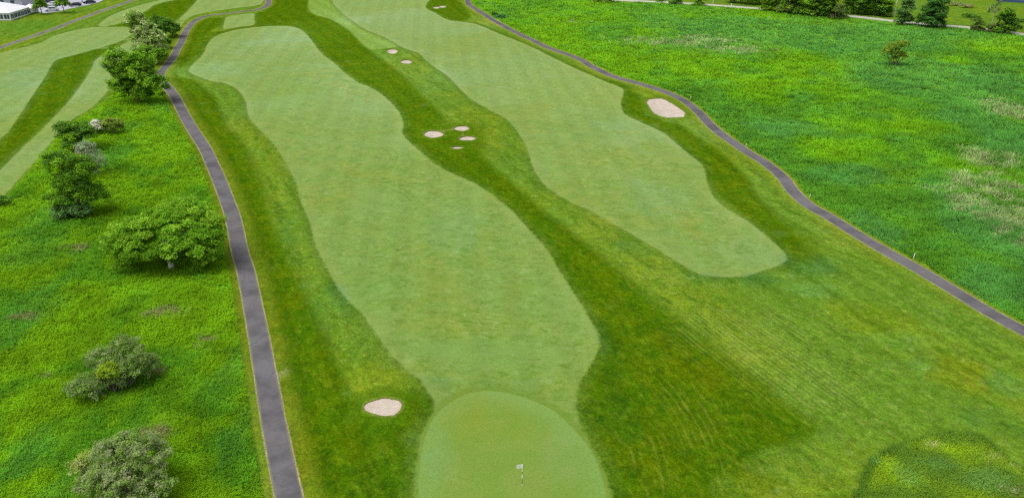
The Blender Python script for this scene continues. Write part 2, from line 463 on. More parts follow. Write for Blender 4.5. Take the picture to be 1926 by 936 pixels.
TURF_PATCH = [  # blob, colour multiplier; far pale ones paint in haze and grazing sheen
    ((1800, 700, 60, 34, 0), (1.22, .92, .5)), ((1640, 600, 90, 40, 0), (1.2, .98, .6)), ((1520, 545, 60, 16, 0), (1.05, 1.2, 2.4)), ((1890, 720, 36, 26, 0), (.9, 1.08, 2.2)),
    ((1700, 640, 50, 22, 0), (1.0, 1.15, 2.0)), ((1730, 690, 26, 14, 0), (.95, 1.15, 2.2)), ((1870, 790, 60, 35, 0), (.70, .86, 1.1)), ((1480, 870, 60, 22, 0), (1.15, 1.12, 1.4)), ((1430, 610, 60, 20, 0), (1.12, 1.06, 1.2)),
    ((1520, 500, 60, 26, 0), (.66, .84, 1.6)), ((1440, 526, 60, 12, 0), (.62, .8, 1.4)), ((1330, 522, 60, 8, .0), (.7, .85, 1.3)),
    ((690, 710, 50, 30, 0), (1.3, 1.12, .8)), ((590, 600, 30, 60, 0), (.9, 1.0, 1.3)), ((560, 870, 26, 90, 0), (1.2, 1.04, .8)), ((520, 600, 12, 110, 0), (1.12, 1.0, .8)), ((533, 700, 7, 16, 0), (2.4, 1.7, 12.)), ((630, 690, 30, 40, 0), (1.15, 1.05, .8)),
    ((1155, 780, 50, 60, 0), (.72, .86, 1.8)), ((1150, 660, 22, 60, 0), (.66, .82, 1.5)), ((1420, 650, 110, 45, 0), (1.22, 1.12, 1.3)), ((1530, 720, 80, 40, 0), (1.15, 1.08, 1.2)), ((1250, 520, 60, 24, 0), (1.18, 1.12, 1.5)), ((1120, 430, 50, 16, 0), (1.15, 1.1, 1.3)), ((1230, 640, 40, 30, 0), (1.1, .98, 1.0)), ((1300, 700, 90, 40, 0), (1.15, .98, .7)), ((1250, 860, 60, 50, 0), (1.1, .98, .8)),
    ((1180, 900, 30, 40, 0), (1.2, 1.05, 1.2)), ((1400, 470, 60, 26, 0), (1.0, 1.03, 1.35)), ((1120, 420, 40, 30, 0), (1.12, 1.02, 1.1)), ((850, 600, 90, 40, 0), (1.08, .98, .85)),
    ((720, 480, 60, 60, 0), (.95, 1.0, 1.1)), ((860, 430, 60, 50, 0), (.94, 1.02, 1.3)), ((1000, 560, 40, 40, 0), (.93, .98, .9)), ((900, 660, 110, 30, 0), (.93, 1.0, 1.0)), ((700, 550, 60, 40, 0), (.92, 1.0, .9)),
    ((560, 180, 60, 30, 0), (.95, 1.0, .85)), ((1120, 250, 80, 30, 0), (.97, 1.02, 1.25)), ((1240, 380, 70, 50, 0), (.98, 1.05, 1.5)), ((930, 130, 120, 50, 0), (1.08, 1.07, 1.5)), ((800, 40, 150, 30, 0), (1.14, 1.1, 1.8)), ((720, 20, 120, 20, 0), (1.05, 1.03, 1.2)),
    ((1060, 170, 140, 60, 0), (1.16, 1.08, 1.2)), ((1150, 300, 140, 60, 0), (1.10, 1.03, 1.1)), ((1320, 430, 100, 50, 0), (1.08, 1.03, 1.1)), ((490, 80, 100, 26, 0), (1.0, 1.03, 1.4)), ((480, 130, 60, 20, 0), (.98, 1.03, 1.3)),
    ((960, 270, 20, 40, 0), (.75, .9, 1.0)), ((440, 240, 18, 20, 0), (1.2, 1.08, 1.5)), ((1560, 430, 40, 30, 0), (1.3, 1.1, 1.4)), ((1480, 340, 40, 26, 0), (1.25, 1.1, 1.2)), ((1600, 470, 60, 20, 0), (1.2, 1.08, 1.2)), ((880, 760, 60, 60, 0), (1.08, .97, .8)),
    ((950, 42, 60, 10, -.5), (1.5, 1.25, 2.)), ((60, 50, 60, 10, 0), (.85, .98, .9)), ((120, 120, 80, 40, 0), (1.0, 1.05, 1.6)), ((40, 150, 60, 40, 0), (.98, 1.05, 1.6)), ((180, 70, 60, 14, 0), (1.05, 1.05, 1.5)), ((190, 160, 40, 40, 0), (1.1, 1.06, 1.5)), ((60, 290, 60, 40, 0), (1.05, 1.03, 1.4)),
    ((700, 880, 60, 60, 0), (.82, .93, 1.3)), ((640, 800, 30, 60, 0), (.8, .93, .9)), ((440, 110, 20, 30, 0), (1, 1.05, 1.3)), ((700, 140, 140, 70, 0), (1.25, 1.22, 2.2)), ((580, 60, 100, 40, 0), (1.3, 1.28, 2.4)), ((360, 150, 60, 50, 0), (1.15, 1.2, 2.0)), ((800, 230, 60, 40, 0), (1.12, 1.12, 1.5)), ((1260, 240, 120, 40, 0), (1.2, 1.16, 2.)), ((1400, 380, 60, 50, 0), (1.2, 1.12, 1.6)), ((140, 150, 70, 70, 0), (1.1, 1.12, 1.6)), ((640, 560, 24, 40, .4), (.78, .93, 1.6)), ((540, 400, 20, 60, .3), (.85, .97, 1.4)), ((450, 210, 16, 24, 0), (1.05, 1.08, 1.9)),
    ((1040, 430, 60, 20, -.8), (1.02, 1.05, 1.4)), ((1200, 470, 60, 14, -.6), (.8, .92, 1.5)), ((900, 720, 120, 10, 0), (.9, 1.0, 1.3)), ((930, 800, 60, 40, 0), (1.0, .98, .8)), ((1060, 860, 40, 60, 0), (1.02, 1.05, 1.5)), ((830, 860, 30, 60, 0), (.98, 1.04, 1.5)),
]
tint = np.ones((len(V), 3))
nearv = np.hypot(vx, vy) < 520
for b, c in TURF_PATCH:
    w = np.zeros(len(V)); w[nearv] = blob(vx[nearv], vy[nearv], b)
    cc_ = np.array(c); cc_ = np.where(cc_ > 1, 1 + (cc_ - 1) * .62, 1 - (1 - cc_) * .85)
    tint *= 1 + w[:, None] * (cc_ - 1)

# bunkers sink below the turf
for i, p in enumerate(bunker_polys):
    pass

def ground_object(name, zname, mat, sink=None):
    fi = F[np.isin(zone, [ZN.index(z) for z in ([zname] if isinstance(zname, str) else zname)])]
    used, invi = np.unique(fi, return_inverse=True)
    nf = invi.reshape(-1, 3)
    z = vz[used].copy()
    if sink is not None:
        z = sink(vx[used], vy[used], z)
    me = bpy.data.meshes.new(name)
    me.from_pydata(np.stack([vx[used], vy[used], z], 1).tolist(), [], nf.tolist())
    me.polygons.foreach_set('use_smooth', [True] * len(me.polygons))
    for k, a in at.items():
        d = me.attributes.new(k, 'FLOAT', 'POINT'); d.data.foreach_set('value', a[used].astype(np.float32))
    d = me.attributes.new('tint', 'FLOAT_COLOR', 'POINT')
    d.data.foreach_set('color', np.concatenate([tint[used], np.ones((len(used), 1))], 1).astype(np.float32).ravel())
    me.materials.append(mat)
    o = bpy.data.objects.new(name, me)
    COL.objects.link(o)
    return o

def tag(o, label=None, cat=None, group=None, kind=None):
    if label: o['label'] = label
    if cat: o['category'] = cat
    if group: o['group'] = group
    if kind: o['kind'] = kind
    return o

# ------------------------------------------------------------------ turf
def LYC(t):
    vm = t.mapping((1, 1, 1), -LINES_ANG)
    k = t.n.new('ShaderNodeSeparateXYZ'); t.link(vm, k.inputs[0])
    return k.outputs['Y']

def make_turf():
    t = NT('turf')
    fair, dark, green, path, bunk, semi = (t.attr(k) for k in ('fair', 'dark', 'green', 'path', 'bunk', 'semi'))
    big = t.noise(0.035, 3, .55, .3)
    mid = t.noise(0.22, 4, .6, .5, off=31)
    sml = t.noise(1.1, 4, .62, .3, off=57)
    fine = t.noise(4.5, 3, .7, off=11)
    grain = t.noise(16, 2, .7, off=5)
    blot = t.noise(0.5, 5, .7, .8, off=83)
    blot2 = t.noise(0.8, 5, .7, .6, off=140)
    jit = t.mul(t.sub(sml, .5), 0.9)
    fm = t.step(t.add(fair, t.mul(jit, .8)), -.30, .30)
    sw = t.add(1.2, t.mul(t.attr('soft'), 4.5))
    dm = t.step(t.add(t.add(dark, t.mul(jit, 1.2)), t.mul(t.sub(mid, .5), t.add(1.5, t.mul(t.attr('soft'), 8.0)))), t.mul(sw, -1.0), sw)
    # rough: mown away (light) and towards (dark)
    vr = t.mapping((1, 1, 1), -LINES_ANG)
    kk = t.n.new('ShaderNodeVectorMath'); kk.operation = 'MULTIPLY'; t.link(vr, kk.inputs[0]); kk.inputs[1].default_value = (.30, 1, 1)
    strk = t.noise(.55, 5, .65, .5, vec=kk.outputs[0])
    strk2 = t.noise(1.7, 4, .65, .3, vec=kk.outputs[0])
    light = t.mix(t.step(mid, .3, .72), (.112, .200, .010), (.172, .240, .014))
    light = t.mix(t.step(big, .36, .60), light, (.102, .205, .016))
    light = t.mix(t.mul(t.step(strk, .46, .66), .8), light, (.066, .148, .007))
    light = t.mix(t.mul(t.step(blot2, .52, .68), .6), light, (.165, .262, .045))
    light = t.mix(t.mul(t.step(strk2, .52, .70), .5), light, (.215, .262, .040))
    drk = t.mix(t.step(mid, .32, .7), (.050, .122, .0016), (.082, .136, .0016))
    drk = t.mix(t.mul(t.step(blot, .46, .66), .85), drk, (.036, .098, .0025))
    drk = t.mix(t.mul(t.step(strk2, .50, .66), .65), drk, (.112, .170, .006))
    rough = t.mix(dm, light, drk)
    rough = t.mix(t.mul(t.step(semi, -.5, .8), .85), rough, (.180, .290, .045))
    bp_ = t.math('SINE', t.add(t.mul(path, 2 * PI / 3.8), t.mul(mid, 2.0)))
    bl_ = t.math('SINE', t.mul(t.add(LYC(t), t.mul(mid, 1.2)), 2 * PI / 5.2))
    near_ = t.step(path, 9.0, 13.0)
    kb = t.n.new('ShaderNodeMix'); t.put(kb.inputs[0], near_); t.put(kb.inputs[2], t.step(bp_, -.6, .6, .93, 1.07)); t.put(kb.inputs[3], t.step(bl_, -.6, .6, .95, 1.05))
    rough = t.scalecol(rough, kb.outputs[0])
    # pale clover-like rounds in the rough
    vor = t.n.new('ShaderNodeTexVoronoi'); vor.inputs['Scale'].default_value = .16; vor.inputs['Randomness'].default_value = 1.0
    t.link(t.pos, vor.inputs['Vector'])
    spots = t.mul(t.step(t.add(vor.outputs['Distance'], t.mul(t.sub(sml, .5), .3)), .10, .26, 1, 0), t.step(big, .42, .6))
    rough = t.mix(t.mul(spots, .3), rough, (.125, .225, .045))
    # mower lines left in the near rough
    def rot_coords(ang):
        vm = t.mapping((1, 1, 1), -ang)
        sx = t.n.new('ShaderNodeSeparateXYZ'); t.link(vm, sx.inputs[0])
        return vm, sx.outputs['X'], sx.outputs['Y']
    def scaled(vm, sc):
        k = t.n.new('ShaderNodeVectorMath'); k.operation = 'MULTIPLY'
        t.link(vm, k.inputs[0]); k.inputs[1].default_value = sc
        return k.outputs[0]
    vm, lx, ly = rot_coords(LINES_ANG)
    wob = t.mul(t.noise(.12, 2, .5, vec=scaled(vm, (.4, 1, 1))), 1.6)
    ln = t.math('SINE', t.mul(t.add(ly, wob), 2 * PI / .62))
    brk = t.step(t.noise(1.0, 4, .65, vec=scaled(vm, (.10, .8, 1))), .38, .60)
    lm = t.mul(t.mul(t.step(ln, -.3, .95), brk), t.attr('lines'))
    rough = t.mix(t.mul(lm, .30), rough, (.26, .29, .075))
    rough = t.mix(t.mul(t.mul(t.step(ln, -.2, -.95), t.attr('lines')), .16), rough, (.050, .105, .004))
    vm2, lx2, ly2 = rot_coords(LINES_ANG2)
    dxl = t.sub(lx2, LINES_C2)
    wob2 = t.add(t.mul(t.mul(dxl, dxl), .012), t.mul(t.noise(.15, 2, .5, vec=scaled(vm2, (.4, 1, 1))), 1.2))
    yy2 = t.add(ly2, wob2)
    ln2 = t.math('SINE', t.mul(yy2, 2 * PI / .75))
    cmb = t.n.new('ShaderNodeCombineXYZ'); t.link(lx2, cmb.inputs[0]); t.link(yy2, cmb.inputs[1])
    brk2 = t.step(t.noise(1.0, 5, .7, vec=scaled(cmb.outputs[0], (.22, .9, 1))), .42, .62)
    lm2 = t.mul(t.mul(t.step(ln2, -.1, .95), brk2), t.attr('lines_b'))
    rough = t.mix(t.mul(lm2, .32), rough, (.22, .24, .035))
    # painted shading of longer grass against the fairway edge, dry verge beside the path, lush round the bunkers
    fringe = t.mul(t.step(t.add(fair, t.mul(jit, .8)), -1.9, -.3), t.step(big, .3, .5, .45, 1.0))
    rough = t.mix(t.mul(fringe, .38), rough, (.045, .100, .006))
    verge = t.mul(t.step(t.add(path, t.mul(jit, 1.5)), .3, 2.6, 1, 0), t.step(mid, .3, .6, .4, 1))
    rough = t.mix(t.mul(verge, .55), rough, (.180, .215, .018))
    lush = t.step(t.add(bunk, t.mul(jit, 1.6)), -2.6, -.4)
    rough = t.mix(t.mul(lush, .55), rough, (.075, .155, .004))
    lip = t.step(bunk, -.5, -.1)
    rough = t.mix(t.mul(lip, .5), rough, (.20, .22, .05))
    edge = t.step(t.add(path, t.mul(jit, .4)), .0, .2, 1, 0)
    rough = t.mix(t.mul(edge, t.step(fine, .3, .6, .55, 1)), rough, (.34, .31, .19))
    # fairway
    fcol = t.mix(t.step(mid, .36, .64), (.138, .255, .034), (.212, .280, .042))
    fcol = t.mix(t.step(big, .36, .64), fcol, (.168, .285, .058))
    fcol = t.mix(t.mul(t.step(blot, .46, .70), .70), fcol, (.112, .222, .018))
    fcol = t.mix(t.mul(t.step(blot2, .50, .66), .75), fcol, (.225, .330, .095))
    st = t.noise(.9, 5, .7, .6, vec=t.mapping((.8, 1.35, 1), .25))
    fcol = t.mix(t.mul(t.step(st, .49, .66), .8), fcol, (.092, .192, .014))
    st2 = t.noise(2.6, 4, .7, .4, vec=t.mapping((.8, 1.3, 1), .1))
    fcol = t.mix(t.mul(t.step(st2, .55, .70), .65), fcol, (.080, .170, .012))
    vast = t.noise(.085, 4, .6, .8, off=211)
    fcol = t.mix(t.mul(t.step(vast, .50, .68), .65), fcol, (.178, .285, .062))
    fcol = t.mix(t.mul(t.step(vast, .48, .32), .55), fcol, (.168, .245, .030))
    fcol = t.mix(t.mul(t.step(st, .46, .28), .35), fcol, (.240, .320, .085))
    for (tc, ta, tw_) in TRACKS:
        dv = t.n.new('ShaderNodeVectorMath'); dv.operation = 'DISTANCE'; t.link(t.pos, dv.inputs[0]); dv.inputs[1].default_value = (tc[0], tc[1], 0)
        dm_ = t.n.new('ShaderNodeVectorMath'); dm_.operation = 'DISTANCE'; t.link(t.pos, dm_.inputs[0]); dm_.inputs[1].default_value = (ta[0], ta[1], 0)
        Rr = math.hypot(tc[0] - ta[0], tc[1] - ta[1])
        for off in (-.65, .65):
            lt = t.step(t.math('ABSOLUTE', t.sub(t.add(dv.outputs['Value'], t.mul(t.sub(mid, .5), .8)), Rr + off)), .08, .24, 1, 0)
            lt = t.mul(t.mul(lt, t.step(dm_.outputs['Value'], tw_ * .5, tw_, 1, 0)), t.step(sml, .3, .55, .3, 1))
            fcol = t.mix(t.mul(lt, .5), fcol, (.085, .170, .016))
    # faint mowing bands running up the hole
    sp3 = t.n.new('ShaderNodeSeparateXYZ'); t.link(t.pos, sp3.inputs[0])
    bands = t.math('SINE', t.mul(t.add(sp3.outputs['X'], t.mul(sp3.outputs['Y'], .10)), 2 * PI / 5.0))
    fcol = t.scalecol(fcol, t.mul(t.step(bands, -.5, .5, .965, 1.035), t.step(t.math('SINE', t.mul(t.add(t.mul(sp3.outputs['X'], .45), t.mul(sp3.outputs['Y'], .9)), 2 * PI / 4.4)), -.6, .6, .98, 1.02)))
    inner = t.mul(t.step(fair, .1, 2.6, 1, 0), t.step(big, .35, .6, .2, 1))
    fcol = t.mix(t.mul(inner, .45), fcol, (.230, .310, .070))
    # green and collar
    gm = t.step(t.add(green, t.mul(jit, .12)), -.08, .08)
    gcol = t.mix(t.step(mid, .3, .7), (.150, .262, .034), (.185, .272, .046))
    gcol = t.mix(t.step(green, 0, 3.2, .75, 0), gcol, (.175, .300, .066))
    gcol = t.mix(t.mul(t.step(sml, .5, .75), .3), gcol, (.150, .235, .026))
    collar = t.mul(t.step(green, -1.3, -.6), t.step(green, .1, -.1))
    fcol = t.mix(t.mul(collar, .6), fcol, (.125, .220, .020))
    apron = t.mul(t.step(green, -5.0, -1.0), t.step(mid, .4, .65))
    fcol = t.mix(t.mul(apron, .4), fcol, (.118, .215, .032))
    blend = t.mul(t.mul(t.step(fair, -2.0, .3), t.step(mid, .35, .6, .1, 1.0)), .38)
    rough = t.mix(blend, rough, t.mix(.45, fcol, (.120, .215, .020)))
    fcol = t.scalecol(fcol, .94)
    col = t.mix(fm, rough, fcol)
    col = t.mix(gm, col, t.scalecol(gcol, .94))
    col = t.mix(1.0, col, t.attr('tint', True), 'MULTIPLY')
    g = t.mul(t.step(fine, .2, .8, .86, 1.14), t.step(grain, .2, .8, .9, 1.1))
    gr = t.mul(t.step(fine, .2, .8, .62, 1.38), t.mul(t.step(grain, .2, .8, .75, 1.25), t.step(sml, .25, .75, .78, 1.22)))
    k = t.n.new('ShaderNodeMix'); t.put(k.inputs[0], fm); t.put(k.inputs[2], gr); t.put(k.inputs[3], g)
    col = t.scalecol(col, k.outputs[0])
    h = t.add(t.mul(fine, .6), t.add(t.mul(grain, .4), t.mul(sml, .9)))
    t.bump(t.mul(h, t.step(fm, 0, 1, 1.0, .35)), .55, .12)
    t.link(t.mul(fm, .24), t.bsdf.inputs['Sheen Weight']); t.bsdf.inputs['Sheen Roughness'].default_value = .45
    t.bsdf.inputs['Sheen Tint'].default_value = (.98, 1.0, .55, 1)
    return t.out(col, .95)

def ang_px(a, b):
    (x1, y1), (x2, y2) = P(*a), P(*b)
    return math.atan2(y2 - y1, x2 - x1)
LINES_ANG = ang_px((1292, 613), (1486, 764))
LINES_ANG2 = ang_px((1285, 740), (1365, 900))
TRACKS = [([float(v) for v in P(560, 420)], [float(v) for v in P(738, 352)], 9.0), ([float(v) for v in P(640, 300)], [float(v) for v in P(740, 300)], 10.0), ([float(v) for v in P(-60, 200)], [float(v) for v in P(60, 105)], 16.0), ([float(v) for v in P(1250, 150)], [float(v) for v in P(1080, 215)], 14.0)]
lc_ = P(1320, 810)
LINES_C2 = float(lc_[0]) * math.cos(-LINES_ANG2) - float(lc_[1]) * math.sin(-LINES_ANG2)
def blobsum(lst):
    w = np.zeros(len(V))
    for b in lst:
        w[nearv] = np.maximum(w[nearv], blob(vx[nearv], vy[nearv], b))
    return w
at['lines'] = blobsum([(1430, 660, 170, 90, 0), (1330, 640, 70, 40, 0), (1560, 740, 60, 60, 0)])
at['soft'] = np.maximum(blobsum([(1470, 885, 90, 44, 0), (1400, 930, 60, 50, 0)]), .6 * blobsum([(1530, 470, 60, 30, 0), (690, 740, 60, 16, 0), (860, 260, 70, 36, 0)]))
at['lines_b'] = blobsum([(1300, 780, 80, 110, 0), (1230, 880, 50, 70, 0), (1370, 880, 40, 60, 0)])
MAT['turf'] = make_turf()

def make_asphalt(name, base, edge):
    t = NT(name)
    big = t.noise(.25, 3, .6); mid = t.noise(1.6, 4, .65, off=9); fine = t.noise(22, 2, .7, off=3)
    c = t.mix(t.step(big, .35, .65), tuple(v * .78 for v in base), tuple(v * 1.22 for v in base))
    vb = t.noise(.09, 3, .6, off=70)
    c = t.mix(t.mul(t.step(vb, .45, .65), .6), c, tuple(v * 1.3 for v in (base[0] * 1.06, base[1], base[2] * .97)))
    c = t.mix(t.mul(t.step(mid, .56, .72), .35), c, tuple(v * .62 for v in base))
    path = t.attr('path')
    c = t.mix(t.mul(t.step(t.add(path, t.mul(t.sub(mid, .5), .35)), -.22, -.04), .75), c, edge)
    vor = t.n.new('ShaderNodeTexVoronoi'); vor.inputs['Scale'].default_value = .55
    t.link(t.pos, vor.inputs['Vector'])
    leaf = t.step(t.add(vor.outputs['Distance'], t.mul(mid, .06)), .06, .085, 1, 0)
    c = t.mix(t.mul(leaf, .7), c, (.45, .36, .28))
    ck = t.n.new('ShaderNodeTexVoronoi'); ck.feature = 'DISTANCE_TO_EDGE'; ck.inputs['Scale'].default_value = .30
    wv = t.n.new('ShaderNodeVectorMath'); wv.operation = 'ADD'
    nz = t.n.new('ShaderNodeTexNoise'); nz.inputs['Scale'].default_value = 1.2; t.link(t.pos, nz.inputs['Vector'])
    t.link(t.pos, wv.inputs[0]); t.link(nz.outputs['Color'], wv.inputs[1]); t.link(wv.outputs[0], ck.inputs['Vector'])
    crack = t.mul(t.step(ck.outputs['Distance'], .008, .03, 1, 0), t.step(big, .42, .6))
    c = t.mix(t.mul(crack, .26), c, tuple(v * .4 for v in base))
    c = t.scalecol(c, t.step(fine, .2, .8, .88, 1.12))
    t.bump(fine, .3, .01)
    return t.out(c, .9)
MAT['asphalt'] = make_asphalt('worn_asphalt', (.122, .118, .122), (.20, .185, .11))
MAT['asphalt_far'] = make_asphalt('grey_asphalt', (.150, .155, .150), (.20, .22, .13))
MAT['gravel'] = flat_mat('gravel_road', (.46, .43, .37), .95, .15, 1.0)
MAT['lot'] = flat_mat('parking_asphalt', (.40, .40, .46), .9, .1, .3)

def make_sand():
    t = NT('bunker_sand')
    mid = t.noise(.8, 4, .6); fine = t.noise(9, 3, .7, off=4)
    vm = t.mapping((1, 1, 1), .5)
    rk = t.noise(2.0, 3, .6, 1.0, vec=t.mapping((.6, 4, 1), .5))
    c = t.mix(t.step(mid, .35, .7), (.475, .400, .325), (.535, .465, .390))
    c = t.mix(t.mul(t.step(rk, .50, .66), .5), c, (.40, .325, .26))
    c = t.mix(t.mul(t.step(t.attr('bunk'), .0, .35, 1, 0), .35), c, (.52, .41, .28))
    c = t.scalecol(c, t.step(fine, .2, .8, .93, 1.07))
    t.bump(t.add(fine, t.mul(rk, 2.0)), .4, .05)
    return t.out(c, .95)
MAT['sand'] = make_sand()

def make_meadow_ground():
    t = NT('meadow_ground')
    mid = t.noise(.3, 4, .6); fine = t.noise(3, 4, .7, off=8)
    c = t.mix(t.step(mid, .3, .7), (.110, .310, .012), (.165, .345, .012))
    c = t.scalecol(c, t.step(fine, .2, .8, .75, 1.25))
    t.bump(fine, .5, .2)
    return t.out(c, .95)
MAT['meadow'] = make_meadow_ground()

ground_object('rough', 'rough', MAT['turf'])['kind'] = 'structure'
for (nm, _) in fair_names:
    o = ground_object('tee' if nm == 'tee' else 'fairway', 'fair_' + nm, MAT['turf']); o['kind'] = 'structure'
ground_object('putting_green', 'green', MAT['turf'])['kind'] = 'structure'
ground_object('cart_path', 'path_left', MAT['asphalt'])['kind'] = 'structure'
ground_object('cart_path', 'path_right', MAT['asphalt'])['kind'] = 'structure'
ground_object('cart_path', 'path_far', MAT['asphalt_far'])['kind'] = 'structure'
ground_object('gravel_road', 'road', MAT['gravel'])['kind'] = 'structure'
ground_object('parking_lot', 'parking_lot', MAT['lot'])['kind'] = 'structure'
ground_object('meadow', 'meadow_left', MAT['meadow'])['kind'] = 'structure'
ground_object('meadow', 'meadow_right', MAT['meadow'])['kind'] = 'structure'
ground_object('meadow', 'island', MAT['meadow'])['kind'] = 'structure'

# ------------------------------------------------------------------ bunkers: sunk sand with a turf lip
def simple_mesh(name, vs, fs, mat, parent=None, smooth_=False):
    me = bpy.data.meshes.new(name)
    me.from_pydata([tuple(v) for v in vs], [], fs)
    if smooth_:
        me.polygons.foreach_set('use_smooth', [True] * len(me.polygons))
    me.materials.append(mat)
    o = bpy.data.objects.new(name, me)
    COL.objects.link(o)
    if parent is not None:
        o.parent = parent
    return o

MAT['lip'] = flat_mat('turf_lip', (.105, .150, .022), .95, .35, 2.5)
for i, (b, poly) in enumerate(zip(BUNKERS, bunker_polys)):
    size = min(np.ptp(poly[:, 0]), np.ptp(poly[:, 1]))
    drop = .07 if i == 0 else .18
    def sink(x, y, z, poly=poly, drop=drop):
        d = dist_line(x, y, poly)
        return z - drop - .35 * sstep(d, 0, 2.4)
    o = ground_object('sand_bunker', 'bunker%d' % i, MAT['sand'], sink)
    tag(o, b[-1], 'bunker', 'sand bunkers of the course')
    n = len(poly)
    zt = height(poly[:, 0], poly[:, 1])
    inn = poly
    vs = [(x, y, z + .005) for (x, y), z in zip(poly, zt)] + [(x, y, z - drop - .01) for (x, y), z in zip(inn, zt)]
    fs = [(k, (k + 1) % n, n + (k + 1) % n, n + k) for k in range(n)]
    simple_mesh('grass_lip', vs, fs, MAT['lip'], o, True)

# ------------------------------------------------------------------ tall grass and weeds
def foliage_mat(name, trans=.3, upw=.8):
    t = NT(name)
    c = t.attr('shade', True)
    fine = t.noise(6, 2, .6)
    c = t.scalecol(c, t.step(fine, .2, .8, .88, 1.12))
    t.out(c, .8)
    gn = t.n.new('ShaderNodeNewGeometry').outputs['Normal']
    nm = t.n.new('ShaderNodeMix'); nm.data_type = 'VECTOR'          # leaves catch the light of the whole sky
    nm.inputs[0].default_value = upw
    t.link(gn, nm.inputs[4]); nm.inputs[5].default_value = (0, 0, 1)
    nn = t.n.new('ShaderNodeVectorMath'); nn.operation = 'NORMALIZE'
    t.link(nm.outputs[1], nn.inputs[0])
    t.link(nn.outputs[0], t.bsdf.inputs['Normal'])
    tr = t.n.new('ShaderNodeBsdfTranslucent'); t.link(c, tr.inputs['Color'])
    mx = t.n.new('ShaderNodeMixShader'); mx.inputs[0].default_value = trans
    out = t.n['Material Output']
    t.link(t.bsdf.outputs[0], mx.inputs[1]); t.link(tr.outputs[0], mx.inputs[2]); t.link(mx.outputs[0], out.inputs['Surface'])
    return t.m
MAT['grass'] = foliage_mat('grass_blades')
MAT['leaf'] = foliage_mat('leaves', .5, .8)

def fast_mesh(name, verts, cols, vpf, mat, parent=None):
    """verts (n, 3); consecutive groups of vpf vertices are faces; cols one per vertex"""
    n = len(verts); nf = n // vpf
    me = bpy.data.meshes.new(name)
    me.vertices.add(n); me.loops.add(n); me.polygons.add(nf)
    me.vertices.foreach_set('co', verts.astype(np.float32).ravel())
    me.loops.foreach_set('vertex_index', np.arange(n, dtype=np.int32))
    me.polygons.foreach_set('loop_start', np.arange(0, n, vpf, dtype=np.int32))
    me.polygons.foreach_set('loop_total', np.full(nf, vpf, dtype=np.int32))
    d = me.attributes.new('shade', 'FLOAT_COLOR', 'POINT')
    d.data.foreach_set('color', np.concatenate([cols, np.ones((n, 1))], 1).astype(np.float32).ravel())
    me.update(); me.validate()
    me.materials.append(mat)
    o = bpy.data.objects.new(name, me)
    COL.objects.link(o)
    if parent is not None:
        o.parent = parent
    return o

def meadow_points(poly, n, box):
    """random places in a meadow, thinning out with distance"""
    xs, ys, got = [], [], 0
    while got < n:
        px = rng.uniform(box[0], box[2], n); py = rng.uniform(box[1], box[3], n)
        x, y = P(px, py)
        m = in_poly(x, y, poly)
        xs.append(x[m]); ys.append(y[m]); got += m.sum()
    return np.concatenate(xs)[:n], np.concatenate(ys)[:n]

def grass_field(name, poly, n, box, colour, blades, hgt, wid, spread, leafy=False):
    x, y = meadow_points(poly, n, box)
    keep = -sdf(x, y, [poly])
    edge_d = np.clip(-keep, 0, 5)
    z = height(x, y)
    D = np.sqrt(x * x + y * y + 2500)
    lod = np.clip(D / 130, .7, 2.6)
    rel = fbm(x / 2.6, y / 2.6, 41, 3)                      # mounds of growth
    rel2 = fbm(x / 9, y / 9, 47, 2)
    hh = hgt(x, y) * (.62 + .76 * rel) * (.6 + .8 * rel2) * (.7 + .3 * sstep(edge_d, 0, .8)) * (.8 + .4 * rng.random(n)) * np.clip(lod, .9, 1.5)
    base = colour(x, y, rel)
    B = blades
    ang = rng.uniform(0, 2 * PI, (n, B)); r = rng.random((n, B)) ** .6 * spread * lod[:, None] * .6
    bx = x[:, None] + np.cos(ang) * r; by = y[:, None] + np.sin(ang) * r
    yaw = rng.uniform(0, 2 * PI, (n, B))
    lean = rng.uniform(.6, 2.2, (n, B))
    w = wid * lod[:, None] * rng.uniform(.6, 1.4, (n, B))
    h = hh[:, None] * rng.uniform(.55, 1.25, (n, B))
    dirx = np.cos(yaw); diry = np.sin(yaw)
    sxx = -diry; syy = dirx
    col = base[:, None, :] * (rng.uniform(.9, 1.1, (n, B, 1))) * np.array([1, 1, 1]) + rng.normal(0, .006, (n, B, 3))
    col = np.clip(col, .002, 1)
    if leafy:      # a short stalk of broad leaf: quad high in the clump
        zc = z[:, None] + h * rng.uniform(.35, 1.0, (n, B))
        L = w * 1.5
        el = rng.uniform(-.4, .5, (n, B))
        ux, uy, uz = dirx * np.cos(el), diry * np.cos(el), np.sin(el)
        p = np.stack([bx, by, zc], -1)
        u = np.stack([ux, uy, uz], -1) * L[..., None] * .5
        s = np.stack([sxx, syy, rng.uniform(-.35, .35, (n, B))], -1) * w[..., None] * .5
        q = np.stack([p - u, p + s, p + u, p - s], 2).reshape(-1, 3)
        return fast_mesh(name, q, np.repeat(col.reshape(-1, 3), 4, 0), 4, MAT['grass'])
    tipx = bx + dirx * lean * h; tipy = by + diry * lean * h
    p0 = np.stack([bx + sxx * w * .5, by + syy * w * .5, np.broadcast_to(z[:, None] - .03, bx.shape)], -1)
    p1 = np.stack([bx - sxx * w * .5, by - syy * w * .5, np.broadcast_to(z[:, None] - .03, bx.shape)], -1)
    p2 = np.stack([tipx, tipy, z[:, None] + h], -1)
    q = np.stack([p0, p1, p2], 2).reshape(-1, 3)
    return fast_mesh(name, q, np.repeat(col.reshape(-1, 3), 3, 0), 3, MAT['grass'])

